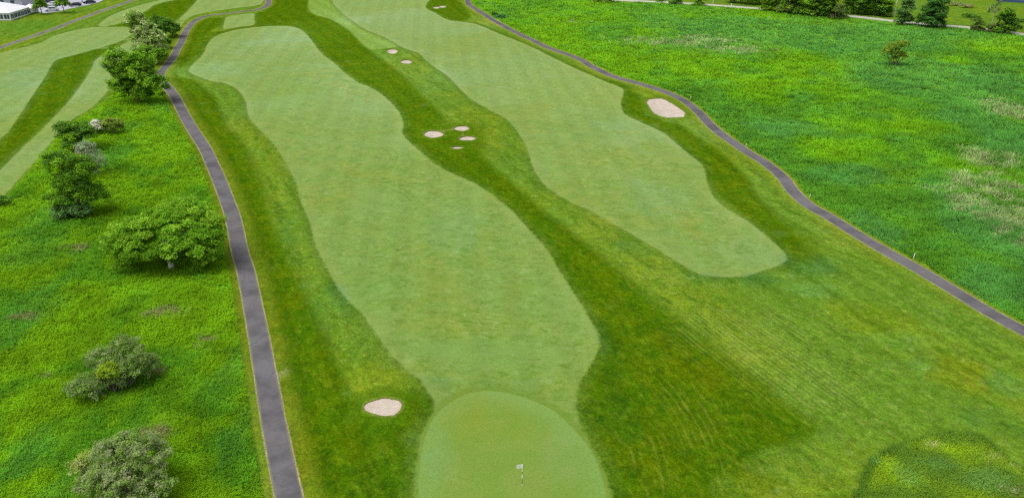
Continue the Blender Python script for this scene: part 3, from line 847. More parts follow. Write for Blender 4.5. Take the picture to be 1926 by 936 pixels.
C_BRIGHT = np.array([.190, .490, .016]); C_BLUE = np.array([.130, .395, .078]); C_YEL = np.array([.235, .500, .012]); C_TAN = np.array([.43, .51, .22]); C_MID = np.array([.150, .440, .026])
R_BLUE = [(1500, 70, 300, 40, 0), (1750, 150, 180, 60, 0), (1880, 250, 90, 60, 0), (1850, 420, 90, 90, 0), (1600, 330, 120, 26, 0), (1480, 240, 90, 22, 0), (1880, 540, 80, 50, 0), (1400, 50, 160, 22, 0), (1250, 40, 60, 20, 0), (1640, 430, 80, 30, 0)]
R_YEL = [(1580, 45, 90, 14, 0), (1860, 85, 110, 16, 0), (1500, 150, 160, 18, 0), (1700, 230, 60, 30, 0), (1250, 90, 120, 20, 0), (1080, 40, 80, 16, 0), (1370, 150, 80, 14, 0), (1660, 330, 60, 30, 0), (1000, 25, 50, 12, 0)]
R_TAN = [(1290, 76, 150, 12, 0), (1390, 95, 70, 10, 0), (1850, 345, 90, 34, 0), (1900, 420, 60, 60, 0), (1900, 210, 50, 26, 0), (1860, 300, 60, 20, 0), (1870, 385, 95, 60, 0), (1090, 42, 26, 4, 0), (1800, 330, 30, 10, 0)]
def bl(x, y, lst):
    w = np.zeros(len(x))
    for b in lst:
        w = np.maximum(w, blob(x, y, b))
    return w
def mixc(a, b, f):
    return a * (1 - f[:, None]) + b * f[:, None]
def col_right(x, y, rel):
    n = fbm(x / 16, y / 24, 61, 4)
    c = mixc(np.broadcast_to(C_BRIGHT, (len(x), 3)), C_MID * np.array([.92, .88, 1.2]), sstep(n, .46, .60))
    c = mixc(c, C_YEL, sstep(n, .46, .34) * .6)
    c = mixc(c, C_YEL, bl(x, y, R_YEL) * .5)
    c = mixc(c, C_BLUE, np.clip(bl(x, y, R_BLUE), 0, 1) * .75)
    c = mixc(c, np.array([.115, .38, .050]), sstep(fbm(x / 7, y / 5, 91, 4), .58, .70) * .5)
    tanw = bl(x, y, R_TAN) * .62
    c = np.where((rng.random(len(x)) < tanw * sstep(fbm(x / 2.5, y / 2.5, 5, 3), .30, .52))[:, None], C_TAN * (.8 + .4 * rng.random((len(x), 1))), c)
    return c * ((.68 + .64 * fbm(x / 4.5, y / 4.5, 77, 3)) * (.74 + .52 * fbm(x / 2.2, y / 2.2, 33, 2)))[:, None]
L_BLUE = [(90, 410, 50, 40, 0), (40, 600, 60, 90, 0), (60, 850, 60, 60, 0), (330, 200, 60, 20, 0), (250, 240, 30, 12, 0), (440, 690, 30, 60, 0), (450, 820, 30, 60, 0), (60, 480, 60, 40, 0), (200, 300, 40, 20, 0), (130, 930, 60, 30, 0)]
L_YEL = [(330, 270, 60, 30, 0), (60, 400, 60, 40, 0), (30, 440, 50, 40, 0), (280, 560, 90, 30, 0), (330, 740, 60, 60, 0), (380, 640, 40, 40, 0), (120, 800, 50, 40, 0), (360, 880, 50, 40, 0), (70, 330, 60, 30, 0)]
L_TAN = [(90, 705, 16, 8, 0), (388, 642, 24, 18, 0), (378, 650, 16, 14, 0), (300, 700, 14, 8, 0), (140, 470, 30, 10, 0), (310, 590, 40, 14, 0), (280, 820, 40, 16, 0), (50, 600, 30, 10, 0)]
def col_left(x, y, rel):
    n = fbm(x / 6, y / 7, 161, 4)
    c = mixc(np.broadcast_to(C_BRIGHT * np.array([1.10, .88, .6]), (len(x), 3)), np.array([.120, .325, .016]), sstep(n, .46, .62))
    c = mixc(c, C_YEL * np.array([.92, .86, .8]), sstep(n, .47, .34) * .6)
    c = mixc(c, C_YEL, bl(x, y, L_YEL) * .45)
    c = mixc(c, np.array([.100, .350, .050]), bl(x, y, L_BLUE) * .4)
    c = mixc(c, np.array([.30, .285, .12]), bl(x, y, L_TAN) * sstep(vnoise(x / .8, y / .8, 9), .2, .6) * .85)
    return c * ((.66 + .68 * fbm(x / 3.0, y / 3.0, 77, 3)) * (.8 + .4 * vnoise(x / .9, y / .9, 33)))[:, None]
I_BLUE = [(1700, 900, 30, 25, 0), (1760, 880, 40, 16, 0), (1850, 910, 50, 20, 0), (1645, 872, 12, 8, 0)]
I_YEL = [(1676, 888, 30, 34, 0), (1790, 850, 60, 12, 0)]
I_TAN = [(1880, 870, 30, 14, 0), (1900, 925, 30, 10, 0), (1750, 840, 20, 6, 0)]
def col_island(x, y, rel):
    n = fbm(x / 2.5, y / 2.5, 261, 4)
    c = mixc(np.broadcast_to(np.array([.125, .205, .010]), (len(x), 3)), np.array([.080, .150, .014]), sstep(n, .45, .6))
    c = mixc(c, np.array([.195, .300, .008]), bl(x, y, I_YEL) * .6)
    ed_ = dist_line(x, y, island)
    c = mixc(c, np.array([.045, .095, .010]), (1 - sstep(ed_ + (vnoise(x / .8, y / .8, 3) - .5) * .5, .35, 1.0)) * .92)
    c = mixc(c, np.array([.085, .190, .045]), bl(x, y, I_BLUE) * .5)
    c = mixc(c, np.array([.30, .28, .15]), bl(x, y, I_TAN) * sstep(vnoise(x / .6, y / .6, 9), .35, .7) * .8)
    return c * (.75 + .5 * fbm(x / 1.2, y / 1.2, 77, 3))[:, None] * 2.3

tag(grass_field('tall_grass', meadow_right, 95000, (860, -8, 2120, 720), col_right, 5, lambda x, y: np.full(len(x), .42), .13, .55),
    'bright green tall meadow grass right of the right cart path', 'grass', kind='stuff')
tag(grass_field('weeds', meadow_left, 44000, (-120, 140, 600, 1080), col_left, 7, lambda x, y: np.full(len(x), .52), .13, .42, True),
    'lush green broad-leaved weeds left of the left cart path', 'weeds', kind='stuff')
tag(grass_field('tall_grass', meadow_left, 40000, (-120, 140, 600, 1080), col_left, 5, lambda x, y: np.full(len(x), .50), .085, .45),
    'fine green grass blades among the weeds left of the left path', 'grass', kind='stuff')
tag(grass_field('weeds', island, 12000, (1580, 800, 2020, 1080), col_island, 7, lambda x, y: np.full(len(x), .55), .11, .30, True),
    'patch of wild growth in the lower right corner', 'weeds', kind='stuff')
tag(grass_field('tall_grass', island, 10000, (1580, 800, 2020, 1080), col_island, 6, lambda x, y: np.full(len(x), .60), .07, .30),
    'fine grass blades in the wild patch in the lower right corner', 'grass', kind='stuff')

# ------------------------------------------------------------------ trees and shrubs
MAT['bark'] = flat_mat('bark', (.16, .13, .10), .95, .35, 5)
MAT['bark_pale'] = flat_mat('pale_bark', (.55, .53, .48), .9, .25, 3)
MAT['twig'] = flat_mat('twigs', (.17, .15, .13), .95, .3, 3)

def tube(vs, fs, pts, rads, seg=7):
    s = len(vs)
    up = Vector((0, 0, 1))
    n = len(pts)
    for i, (p, r) in enumerate(zip(pts, rads)):
        a = Vector(pts[max(i - 1, 0)]); b = Vector(pts[min(i + 1, n - 1)])
        t = (b - a).normalized() if (b - a).length > 1e-6 else up
        u = t.cross(Vector((1, 0, 0)))
        if u.length < .1:
            u = t.cross(Vector((0, 1, 0)))
        u.normalize(); v = t.cross(u)
        for k in range(seg):
            q = Vector(p) + (u * math.cos(2 * PI * k / seg) + v * math.sin(2 * PI * k / seg)) * r
            vs.append(tuple(q))
    for i in range(n - 1):
        for k in range(seg):
            a0 = s + i * seg + k; a1 = s + i * seg + (k + 1) % seg
            fs.append((a0, a1, a1 + seg, a0 + seg))
    fs.append(tuple(s + (n - 1) * seg + k for k in range(seg)))

def crown_mesh(name, lobes, nleaf, leaf, colours, parent, clump=.9, seed=0, gap=.0, up=.9, mat=None):
    """leaves gathered in clumps over the lobes (cx, cy, cz, rx, ry, rz)"""
    g = np.random.default_rng(seed + 100)
    lobes = np.array(lobes, float)
    area = (lobes[:, 3] * lobes[:, 4] + lobes[:, 4] * lobes[:, 5] + lobes[:, 3] * lobes[:, 5])
    pr = area / area.sum()
    cols = np.array(colours, float)
    ncl = max(6, int((area.sum() * 4.2) / (clump * clump * 1.6)))
    li = g.choice(len(lobes), ncl, p=pr)
    d = g.normal(size=(ncl, 3)); d[:, 2] = np.where(d[:, 2] < -.3, -d[:, 2], d[:, 2])
    d /= np.linalg.norm(d, axis=1)[:, None]
    rr = g.uniform(.62, 1.05, ncl) * (1 + .12 * np.sin(d[:, 0] * 5 + seed) * np.cos(d[:, 1] * 4))
    cc = lobes[li, :3] + d * lobes[li, 3:] * rr[:, None]
    crad = clump * g.uniform(.55, 1.25, ncl)
    ckeep = g.random(ncl) > gap
    cc, crad, d = cc[ckeep], crad[ckeep], d[ckeep]
    ncl = len(cc)
    ccol = cols[g.choice(len(cols), ncl)] * g.uniform(.78, 1.22, (ncl, 1))
    w = crad ** 2; w /= w.sum()
    ci = g.choice(ncl, nleaf, p=w)
    e = g.normal(size=(nleaf, 3)); e /= np.linalg.norm(e, axis=1)[:, None]
    rad = g.random(nleaf) ** .4
    pos = cc[ci] + e * (crad[ci] * rad)[:, None] * np.array([1, 1, .62])
    pos[:, 2] = np.maximum(pos[:, 2], .12)
    nrm = e * .5 + d[ci] * .5 + g.normal(size=(nleaf, 3)) * .55; nrm[:, 2] += up
    nrm /= np.linalg.norm(nrm, axis=1)[:, None]
    t = np.cross(nrm, g.normal(size=(nleaf, 3))); t /= np.linalg.norm(t, axis=1)[:, None] + 1e-9
    b = np.cross(nrm, t)
    L = leaf * g.uniform(.6, 1.4, nleaf)
    q = np.stack([pos - t * L[:, None] * .55, pos + b * L[:, None] * .32, pos + t * L[:, None] * .55, pos - b * L[:, None] * .32], 1).reshape(-1, 3)
    c = ccol[ci] * g.uniform(.75, 1.25, (nleaf, 1)) * 2.85
    return fast_mesh(name, q, np.repeat(np.clip(c, .003, 1), 4, 0), 4, mat or MAT['leaf'], parent)

def plant(name, label, cat, px, py, lobes, nleaf, leaf, colours, trunk=None, clump=.9, seed=0, gap=0., stems=0, group=None, barkmat='bark', lean=(0, 0), up=.9):
    x, y = P(px, py)
    root = bpy.data.objects.new(name, None)
    root.empty_display_size = .5
    COL.objects.link(root)
    root.location = (float(x), float(y), float(height(x, y)) - .05)
    tag(root, label, cat, group)
    crown_mesh('crown', lobes, nleaf, leaf, colours, root, clump, seed, gap, up)
    g = random.Random(seed)
    vs, fs = [], []
    lob = np.array(lobes)
    top = lob[:, 2].max()
    if trunk:
        r0, hf = trunk
        pts = []; rads = []
        m = lob[:, :3].mean(0)
        for k in range(6):
            f = k / 5
            pts.append((m[0] * f * f * .6 + lean[0] * f + g.uniform(-.06, .06), m[1] * f * f * .6 + lean[1] * f + g.uniform(-.06, .06), hf * f))
            rads.append(r0 * (1.25 - .65 * f) if k else r0 * 1.5)
        tube(vs, fs, pts, rads, 8)
        for lb in lob:
            p0 = Vector(pts[g.choice((2, 3, 4))]); p1 = Vector(lb[:3]) + Vector((0, 0, lb[5] * .3))
            mid = (p0 + p1) / 2 + Vector((g.uniform(-.3, .3), g.uniform(-.3, .3), g.uniform(0, .4)))
            tube(vs, fs, [p0, mid, p1], [r0 * .5, r0 * .34, r0 * .12], 6)
    for k in range(stems):
        lb = lob[k % len(lob)]
        p0 = Vector((g.uniform(-.25, .25) + lb[0] * .3, g.uniform(-.25, .25) + lb[1] * .3, 0))
        p1 = Vector((lb[0] + g.uniform(-.7, .7) * lb[3], lb[1] + g.uniform(-.7, .7) * lb[4], lb[2] + g.uniform(.3, .9) * lb[5]))
        mid = (p0 + p1) / 2 + Vector((g.uniform(-.15, .15), g.uniform(-.15, .15), .2))
        tube(vs, fs, [p0, mid, p1], [.05 + .01 * top, .035 + .006 * top, .012], 5)
    if vs:
        simple_mesh('trunk' if trunk else 'stems', vs, fs, MAT[barkmat], root, True)
    return root

G_OAK = [(.080, .165, .010), (.105, .200, .014), (.062, .138, .008), (.130, .225, .018)]
G_DARK = [(.045, .105, .012), (.058, .122, .014), (.036, .088, .012), (.070, .138, .016)]
G_GREY = [(.105, .155, .040), (.092, .145, .030), (.125, .165, .060), (.078, .130, .022)]
G_LIME = [(.115, .175, .012), (.135, .190, .014), (.095, .160, .012)]
G_CREAM = [(.205, .260, .095), (.150, .215, .055), (.075, .140, .018), (.255, .290, .130)]
G_WILLOW = [(.080, .150, .040), (.065, .130, .025), (.095, .165, .050)]
G_BROWN = [(.075, .075, .030), (.060, .085, .025), (.090, .090, .040)]

plant('broad_tree', 'broad spreading green tree overhanging the left cart path, pale trunk showing', 'tree', 323, 503,
      [(-.8, 2.4, 5.4, 4.4, 4.0, 2.5), (4.0, 2.4, 5.2, 3.4, 3.6, 2.1), (-5.2, 1.4, 4.4, 3.4, 3.4, 2.1), (.3, 5.2, 6.0, 3.9, 3.2, 2.0), (2.4, -1.2, 3.6, 3.2, 2.6, 1.7), (-3.4, -1.4, 3.5, 3.2, 2.5, 1.7), (6.0, 1.0, 4.6, 1.9, 1.9, 1.4), (-.5, -1.8, 3.2, 2.4, 1.6, 1.2), (3.6, -.4, 1.7, 3.0, 2.2, 1.4), (5.6, .6, 2.4, 1.6, 1.8, 1.5), (-4.6, -.6, 1.9, 3.0, 2.0, 1.4), (-6.4, 1.0, 2.6, 2.0, 2.2, 1.6), (-1.4, 1.5, 1.6, 2.4, 1.6, 1.2)],
      62000, .26, G_OAK, (.30, 4.2), .80, 1, .22, barkmat='bark_pale', lean=(-.6, .5))
plant('leafy_tree', 'dense rounded green tree hiding the bend of the left cart path', 'tree', 262, 193,
      [(-.4, 1, 6.2, 4.6, 4.2, 4.2), (-3.6, 1, 9.6, 3.0, 2.8, 2.9), (1.6, 1.2, 8.6, 3.6, 3.0, 3.2), (4.2, 0, 4.2, 3.4, 2.8, 3.2), (-3.2, 0, 3.4, 3.4, 2.8, 3.0), (.6, -.5, 2.6, 3.6, 2.8, 2.6), (-3.4, .4, 6.6, 2.8, 2.6, 2.6)],
      40000, .33, G_OAK + [(.045, .105, .010)], (.3, 5.5), .95, 2, .05)
plant('flowering_tree', 'pale cream flowering tree behind the dense rounded tree', 'tree', 284, 112,
      [(-2.6, 1, 10.4, 3.0, 3.0, 3.4), (-1.0, 1, 8.0, 3.6, 3.2, 3.4), (2.2, 0, 5.6, 3.2, 3.0, 3.2), (-1.6, 0, 4.6, 3.0, 3.0, 2.8), (3.2, 0, 3.0, 2.4, 2.4, 2.4)],
      9000, .5, G_CREAM, (.25, 5), .9, 3, .12)
plant('dark_shrub', 'dark green rounded tree highest in the group beside the left path', 'tree', 313, 70,
      [(0, 0, 3.2, 3.8, 3.4, 3.0), (-2.3, .5, 4.2, 2.6, 2.6, 2.6), (2.6, 0, 2.4, 2.4, 2.4, 2.2)], 6500, .5, G_DARK, (.2, 2.5), .9, 4)
plant('dark_shrub', 'dark bush squeezed between the cream flowering tree and the path', 'shrub', 309, 92,
      [(0, 0, 2.2, 2.4, 2.2, 2.1), (-1.8, .6, 2.8, 1.8, 1.8, 1.8)], 3500, .45, G_DARK, None, .8, 5, stems=5)
plant('dark_shrub', 'green bush at the foot of the cream flowering tree', 'shrub', 297, 121,
      [(0, 0, 2.2, 2.6, 2.2, 2.1), (-2.4, 0, 2.8, 2.4, 2.2, 2.2), (1.4, .4, 2.9, 1.9, 1.9, 1.6)], 5000, .42, G_OAK[:3] + G_DARK[:2], None, .8, 6, stems=6)
plant('flowering_shrub', 'white blossoming bush in the weeds left of the path', 'shrub', 186, 250,
      [(0, 0, 1.5, 1.5, 1.4, 1.5), (.8, -.4, 1.1, 1.2, 1.1, 1.1)], 2600, .28, [(.33, .33, .26), (.36, .36, .30), (.09, .13, .03), (.25, .27, .16)], None, .5, 7, .1, stems=4)
plant('olive_shrub', 'olive green round bush touching the white blossoming bush', 'shrub', 213, 251,
      [(0, 0, 1.7, 2.1, 1.9, 1.7), (1.0, .3, 1.4, 1.5, 1.4, 1.3)], 3600, .28, [(.105, .150, .022), (.125, .165, .03), (.085, .135, .02)], None, .6, 8, stems=5)
plant('slender_tree', 'dark green tree left of the blossoming bush', 'tree', 148, 284,
      [(0, 1, 3.2, 2.6, 2.6, 2.2), (-1.8, 1, 4.2, 2.2, 2.0, 1.7), (2.0, .5, 3.2, 1.9, 1.8, 1.7), (-.6, 0, 1.6, 2.0, 2.0, 1.5)], 7000, .34, G_DARK + G_OAK[:2], (.16, 2.8), .8, 9, .15)
plant('slender_tree', 'tall ragged green tree standing left of the broad spreading tree', 'tree', 152, 404,
      [(0, 1, 5.6, 2.9, 2.7, 2.8), (-1.9, 1, 8.4, 2.5, 2.2, 2.1), (1.5, 1, 7.6, 2.2, 2.0, 2.0), (1.4, .5, 3.2, 2.9, 2.5, 2.2), (-2.4, .4, 3.0, 2.5, 2.2, 2.2), (3.2, .4, 2.6, 1.9, 1.8, 1.6)], 22000, .26, G_OAK[:3] + G_DARK[:2], (.2, 4), .8, 10, .15)
plant('bare_shrub', 'thin grey-twigged shrub behind the tall ragged tree', 'shrub', 184, 330,
      [(0, 0, 2.6, 2.0, 1.8, 2.3), (-1.2, .5, 4.6, 1.9, 1.6, 1.8)], 2400, .22, [(.16, .19, .12), (.19, .2, .15), (.12, .17, .08)], None, .6, 11, .3, stems=34, barkmat='twig')
plant('dark_shrub', 'dark brown-green thicket at the foot of the tall ragged tree', 'shrub', 118, 412,
      [(0, 0, 1.1, 1.8, 1.6, 1.2), (1.9, .4, 1.2, 1.7, 1.5, 1.3), (3.3, .6, 1.1, 1.5, 1.5, 1.2)], 4500, .28, [(.06, .125, .03), (.05, .10, .02), (.075, .14, .045)], None, .6, 12, stems=8)
plant('dark_shrub', 'small dark bush at the left edge below the pale mown strip', 'shrub', 8, 388,
      [(0, 0, .9, 1.1, 1.0, .9), (-1.3, .2, .9, 1.1, 1.0, .9)], 1800, .26, G_DARK, None, .5, 13, stems=4)
plant('grey_shrub', 'grey-green clump of round bushes in the weeds, middle left', 'shrub', 212, 742,
      [(-1.4, 2.4, 2.4, 2.2, 2.0, 1.8), (2.0, 1.9, 2.1, 1.7, 1.7, 1.7), (-2.3, -.6, 1.3, 1.9, 1.5, 1.3), (.1, 4.0, 2.7, 2.0, 1.7, 1.9), (2.6, 3.2, 1.8, 1.4, 1.4, 1.4), (.2, 1.0, 1.4, 1.6, 1.4, 1.3)], 20000, .17, G_GREY + [(.08, .12, .035)], None, .48, 14, .22, stems=20, barkmat='twig')
plant('lime_shrub', 'yellow-green shrub growing amid the grey-green clump', 'shrub', 216, 738,
      [(0, 0, 2.6, 1.0, .8, 1.1), (-.8, .3, 2.3, .7, .7, .8)], 2400, .17, G_LIME, None, .4, 15, .1, stems=5)
plant('grey_shrub', 'large grey-green shrub at the bottom left of the weeds', 'shrub', 228, 968,
      [(-1.5, 3.4, 3.3, 2.0, 1.8, 2.0), (1.2, 3.4, 3.4, 2.2, 1.8, 2.0), (0, 1.2, 2.6, 2.6, 2.0, 2.0), (2.6, 1.0, 1.9, 1.8, 1.5, 1.7), (-2.6, 1.6, 1.8, 1.6, 1.4, 1.6), (.5, -1.0, 1.7, 2.8, 1.6, 1.5), (-.2, 4.9, 3.0, 2.3, 1.4, 1.8)], 34000, .16, G_GREY + [(.130, .158, .066), (.140, .160, .078)], None, .48, 16, .28, stems=30, barkmat='twig')
plant('lime_shrub', 'small yellow-leaved shrub beside the large grey-green shrub', 'shrub', 158, 905,
      [(0, 0, 1.7, .9, .8, 1.0), (.5, .3, 2.3, .7, .7, .7)], 1600, .16, [(.165, .205, .05), (.19, .215, .07), (.14, .185, .03)], None, .4, 17, .1, stems=5)

# right of the right path and along the gravel road
plant('sparse_tree', 'small thin yellowish tree alone in the right meadow', 'tree', 1681, 124,
      [(-.6, .5, 5.2, 2.0, 1.8, 1.6), (1.6, .5, 5.8, 1.7, 1.5, 1.4), (-2.6, 0, 3.8, 1.6, 1.5, 1.6), (1.8, 0, 2.6, 1.7, 1.5, 1.4), (.2, 0, 3.6, 1.8, 1.6, 1.8), (-.8, 0, 1.6, 1.5, 1.3, 1.2)], 4800, .34, [(.125, .180, .020), (.11, .175, .022), (.10, .155, .016)], (.13, 4), .7, 20, .3, stems=10)
road_trees = [
    ('bushy_tree', 'yellow-green bushy tree, first of the row before the gravel road', 1446, 21, 8, 3.4, G_LIME[:1] + G_OAK),
    ('bushy_tree', 'brownish green tree, second of the row before the gravel road', 1478, 25, 11, 3.9, G_OAK[:3] + G_BROWN),
    ('bushy_tree', 'deep green tree, third of the row before the gravel road', 1500, 27, 10, 3.2, G_OAK[:3] + G_DARK[:2]),
    ('bushy_tree', 'broad mid green tree, fourth of the row before the gravel road', 1528, 30, 11, 4.2, G_OAK),
    ('bushy_tree', 'dark tree, fifth of the row before the gravel road', 1556, 32, 12, 3.6, G_OAK[:2] + G_DARK),
    ('dark_shrub', 'dark brown thicket at the end of the row before the gravel road', 1577, 35.5, 5.5, 3.2, G_BROWN + G_DARK[:2]),
    ('bushy_tree', 'light green tree just right of the roadside pole', 1696, 46.5, 10, 2.6, G_WILLOW),
    ('conical_tree', 'big dense blue-green tree standing before the gravel road', 1750, 51, 14, 4.6, [(.045, .115, .022), (.055, .13, .028), (.038, .10, .018)]),
    ('bushy_tree', 'dark green bushy tree farthest right along the road', 1886, 63, 8.5, 3.0, G_DARK + G_OAK[:2]),
    ('dark_shrub', 'low dark brown bush left of the airy roadside tree', 1838, 58, 4.5, 2.2, G_BROWN + G_DARK[:2]),
    ('dark_shrub', 'low dark thicket under the farthest right roadside tree', 1866, 61, 3.2, 2.4, G_BROWN + G_DARK[:2]),
    ('roadside_shrub', 'small green bush on the road verge near top centre, first', 1240, 2.8, 2.6, 1.5, G_OAK),
    ('roadside_shrub', 'dark green bush on the road verge near top centre, second', 1268, 7.5, 4.2, 2.4, G_DARK),
    ('roadside_shrub', 'green bush on the road verge near top centre, third', 1312, 10, 4.4, 2.3, G_OAK[:3]),
    ('roadside_shrub', 'low olive bush at the top edge of the meadow, left', 1124, 3.5, 2.8, 2.6, G_BROWN + G_OAK[:2]),
    ('roadside_shrub', 'low olive bush at the top edge of the meadow, right', 1146, 5.5, 3.0, 3.0, G_BROWN[:1] + G_OAK[:2]),
    ('meadow_shrub', 'small dark bush in the meadow beside the far bend of the right path', 929, 28.5, 1.3, 1.2, G_DARK),
    ('meadow_shrub', 'small rounded green bush close to the far right path', 941, 34, 1.5, 1.6, [(.05, .13, .04), (.06, .15, .045)]),
]
for k, (nm, lab, px, py, ht, rad, cols) in enumerate(road_trees):
    g = random.Random(40 + k)
    shrub = ht < 6
    lobes = []
    if nm == 'conical_tree':
        lobes = [(0, 0, 1.6, rad * .9, rad * .9, 1.6), (0, 0, 2.9, rad, rad, 2.4), (0, 0, 5.5, rad * .98, rad * .95, 2.6), (.3, 0, 8.6, rad * .82, rad * .8, 2.6), (.2, 0, 11.4, rad * .55, rad * .55, 2.2), (.2, 0, 13.2, rad * .28, rad * .28, 1.4)]
    else:
        nl = 3 if shrub else 6
        for q in range(nl):
            f = (q + .6) / nl
            lobes.append((g.uniform(-.5, .5) * rad, g.uniform(-.4, .4) * rad, ht * (.14 + .68 * f), rad * g.uniform(.66, .9), rad * g.uniform(.6, .8), ht * .2))
        lobes += [(-.4 * rad, -.3, ht * .12, rad * .75, rad * .7, ht * .14), (.45 * rad, -.2, ht * .12, rad * .75, rad * .7, ht * .14)]
    plant(nm, lab, 'shrub' if shrub else 'tree', px, py, lobes, int(1200 + 340 * rad * ht * .6), .5 if not shrub else .34, cols, None if shrub else (.22, ht * .6), .9 if not shrub else .6, 40 + k, .06, stems=5 if shrub else 0)
plant('airy_tree', 'thin airy pale green tree rising among the dark roadside bushes', 'tree', 1862, 58,
      [(-.4, 0, 6.5, 2.2, 2, 2.2), (.9, 0, 9.5, 2.2, 2, 2.2), (-1.5, 0, 11.5, 2.2, 2, 2.0), (1.5, 0, 13, 2.0, 2, 1.8)], 2600, .38, [(.13, .18, .06), (.15, .2, .08), (.11, .16, .05)], (.13, 11), .8, 71, .35, barkmat='bark_pale')
plant('birch_tree', 'white double-stemmed birch behind the roadside row', 'tree', 1589, 20,
      [(-1.5, 0, 11, 2.4, 2.2, 2.4), (1.6, 0, 12, 2.4, 2.2, 2.6), (0, .5, 14, 2.2, 2.2, 2.2)], 2600, .45, G_OAK, (.26, 11), .9, 72, .1, barkmat='bark_pale', lean=(.8, 0), stems=0)
plant('birch_tree', 'single white-stemmed birch seen between roadside trees', 'tree', 1551, 22,
      [(-1.5, 0, 12, 2.4, 2.2, 2.4), (1.6, 0, 13, 2.4, 2.2, 2.6)], 2200, .45, G_OAK, (.24, 12), .9, 73, .1, barkmat='bark_pale')
# the wood beyond the gravel road
wood = [(1375, 5, 9), (1392, 7, 11), (1410, 8, 12), (1428, 9, 11), (1448, 8, 13), (1475, 11, 13), (1500, 13, 12), (1530, 15, 13), (1560, 17, 12), (1604, 25, 10), (1616, 27.5, 8), (1630, 28, 9), (1644, 29, 9), (1658, 30.5, 7.5), (1668, 31, 5.5), (1625, 17, 12), (1650, 19, 12)]
for k, (px, py, ht) in enumerate(wood):
    g = random.Random(300 + k)
    rad = ht * .34
    lobes = [(g.uniform(-.5, .5) * rad, g.uniform(-.4, .4) * rad, ht * (.12 + .7 * q / 6), rad * g.uniform(.65, .95), rad * g.uniform(.6, .85), ht * .17) for q in range(7)]
    nth = ['first', 'second', 'third', 'fourth', 'fifth', 'sixth', 'seventh', 'eighth', 'ninth', 'tenth', 'eleventh', 'twelfth', 'thirteenth', 'fourteenth', 'fifteenth', 'sixteenth', 'seventeenth']
    lab = '%s dark green woodland tree beyond the gravel road, counted from the left' % nth[sorted(range(len(wood)), key=lambda i: wood[i][0]).index(k)]
    plant('woodland_tree', lab, 'tree', px, py, lobes, 2800, .6, G_DARK + G_OAK[:2 + k % 2], (.2, ht * .55), 1.0, 300 + k, .06, group='wood beyond the gravel road')
# scrub beyond the road on the right
for k, (px, py, ht, rad, cols, lab) in enumerate([
        (1822, 33, 1.4, 2.4, G_DARK, 'low dark hedge piece beyond the road, left of two'), (1834, 37, 1.3, 1.9, G_DARK, 'low dark hedge piece beyond the road, right of two'),
        (1797, 11, 1.5, 3.2, [(.19, .17, .09), (.14, .15, .06)], 'tan dry scrub on the slope beyond the road, left of two'), (1818, 15, 1.4, 2.6, [(.19, .17, .09), (.1, .14, .05)], 'tan dry scrub on the slope beyond the road, right of two'),
        (1915, 55, 1.3, 1.4, G_DARK, 'small dark bush on the verge at the right edge'), (1918, 42, 1.2, 1.8, G_DARK, 'dark tuft in the field near the right edge')]):
    lobes = [(-rad * .5, 0, ht * .5, rad * .6, rad * .5, ht * .5), (rad * .4, .3, ht * .5, rad * .6, rad * .5, ht * .45)]
    plant('scrub', lab, 'shrub', px, py, lobes, 900, .34, cols, None, .5, 400 + k, .05, stems=4)
# young trees on the lawn by the marquee
for k, (px, py, ht, lab) in enumerate([(79, 27, 6.6, 'young green lawn tree nearest the white marquee'), (121, 24.5, 7.4, 'young green lawn tree, middle of three by the parking'), (155, 4.5, 5.5, 'young green lawn tree nearest the dark parked car')]):
    r = ht * .33
    lobes = [(0, 0, ht * .5, r, r, ht * .22), (.2, 0, ht * .72, r * .75, r * .75, ht * .2), (-.7 * r, 0, ht * .42, r * .6, r * .6, ht * .15), (.7 * r, .1, ht * .4, r * .6, r * .6, ht * .15)]
    plant('lawn_tree', lab, 'tree', px, py, lobes, 2600, .42, [(.09, .17, .012), (.11, .19, .014), (.07, .14, .012)], (.13, ht * .5), .7, 500 + k, .05)

# ------------------------------------------------------------------ flagstick
MAT['white'] = flat_mat('white_paint', (.82, .82, .80), .5, .03, 5, .4)
MAT['black'] = flat_mat('black_paint', (.02, .02, .02), .5, .1, 5, .4)
x, y = P(982, 911)
root = bpy.data.objects.new('golf_flagstick', None); COL.objects.link(root)
root.location = (float(x), float(y), float(height(x, y)))
tag(root, 'white flag on a banded black and white stick in the putting green', 'flagstick')
z0 = -.1
for (za, zb, m, r) in ((-.1, .72, 'black', .022), (.72, 1.22, 'white', .034), (1.22, 1.58, 'black', .022), (1.58, 2.42, 'white', .034)):
    vs, fs = [], []
    tube(vs, fs, [(0, 0, za), (0, 0, (za + zb) / 2), (0, 0, zb)], [r, r, r], 10)
    simple_mesh('pole_band', vs, fs, MAT[m], root, True)
vs, fs = [], []
nx, nz = 9, 6
for side in (0, 1):
    for i in range(nx):
        for j in range(nz):
            u = i / (nx - 1); v = j / (nz - 1)
            vs.append((-.02 - .52 * u * .95, (.05 * math.sin(u * 6 + v) * u - .12 * u) + side * .006, 2.40 - .46 * v * (1 - .1 * u) + .06 * u * math.sin(u * 3) + .04 * u))
def gi(s, i, j): return s * nx * nz + i * nz + j
for i in range(nx - 1):
    for j in range(nz - 1):
        fs.append((gi(0, i, j), gi(0, i + 1, j), gi(0, i + 1, j + 1), gi(0, i, j + 1)))
        fs.append((gi(1, i, j), gi(1, i, j + 1), gi(1, i + 1, j + 1), gi(1, i + 1, j)))
fm_ = NT('flag_cloth'); fm_.out((.95, .95, .93), .8)
ft_ = fm_.n.new('ShaderNodeBsdfTranslucent'); ft_.inputs['Color'].default_value = (.95, .95, .93, 1)
fx_ = fm_.n.new('ShaderNodeMixShader'); fx_.inputs[0].default_value = .45
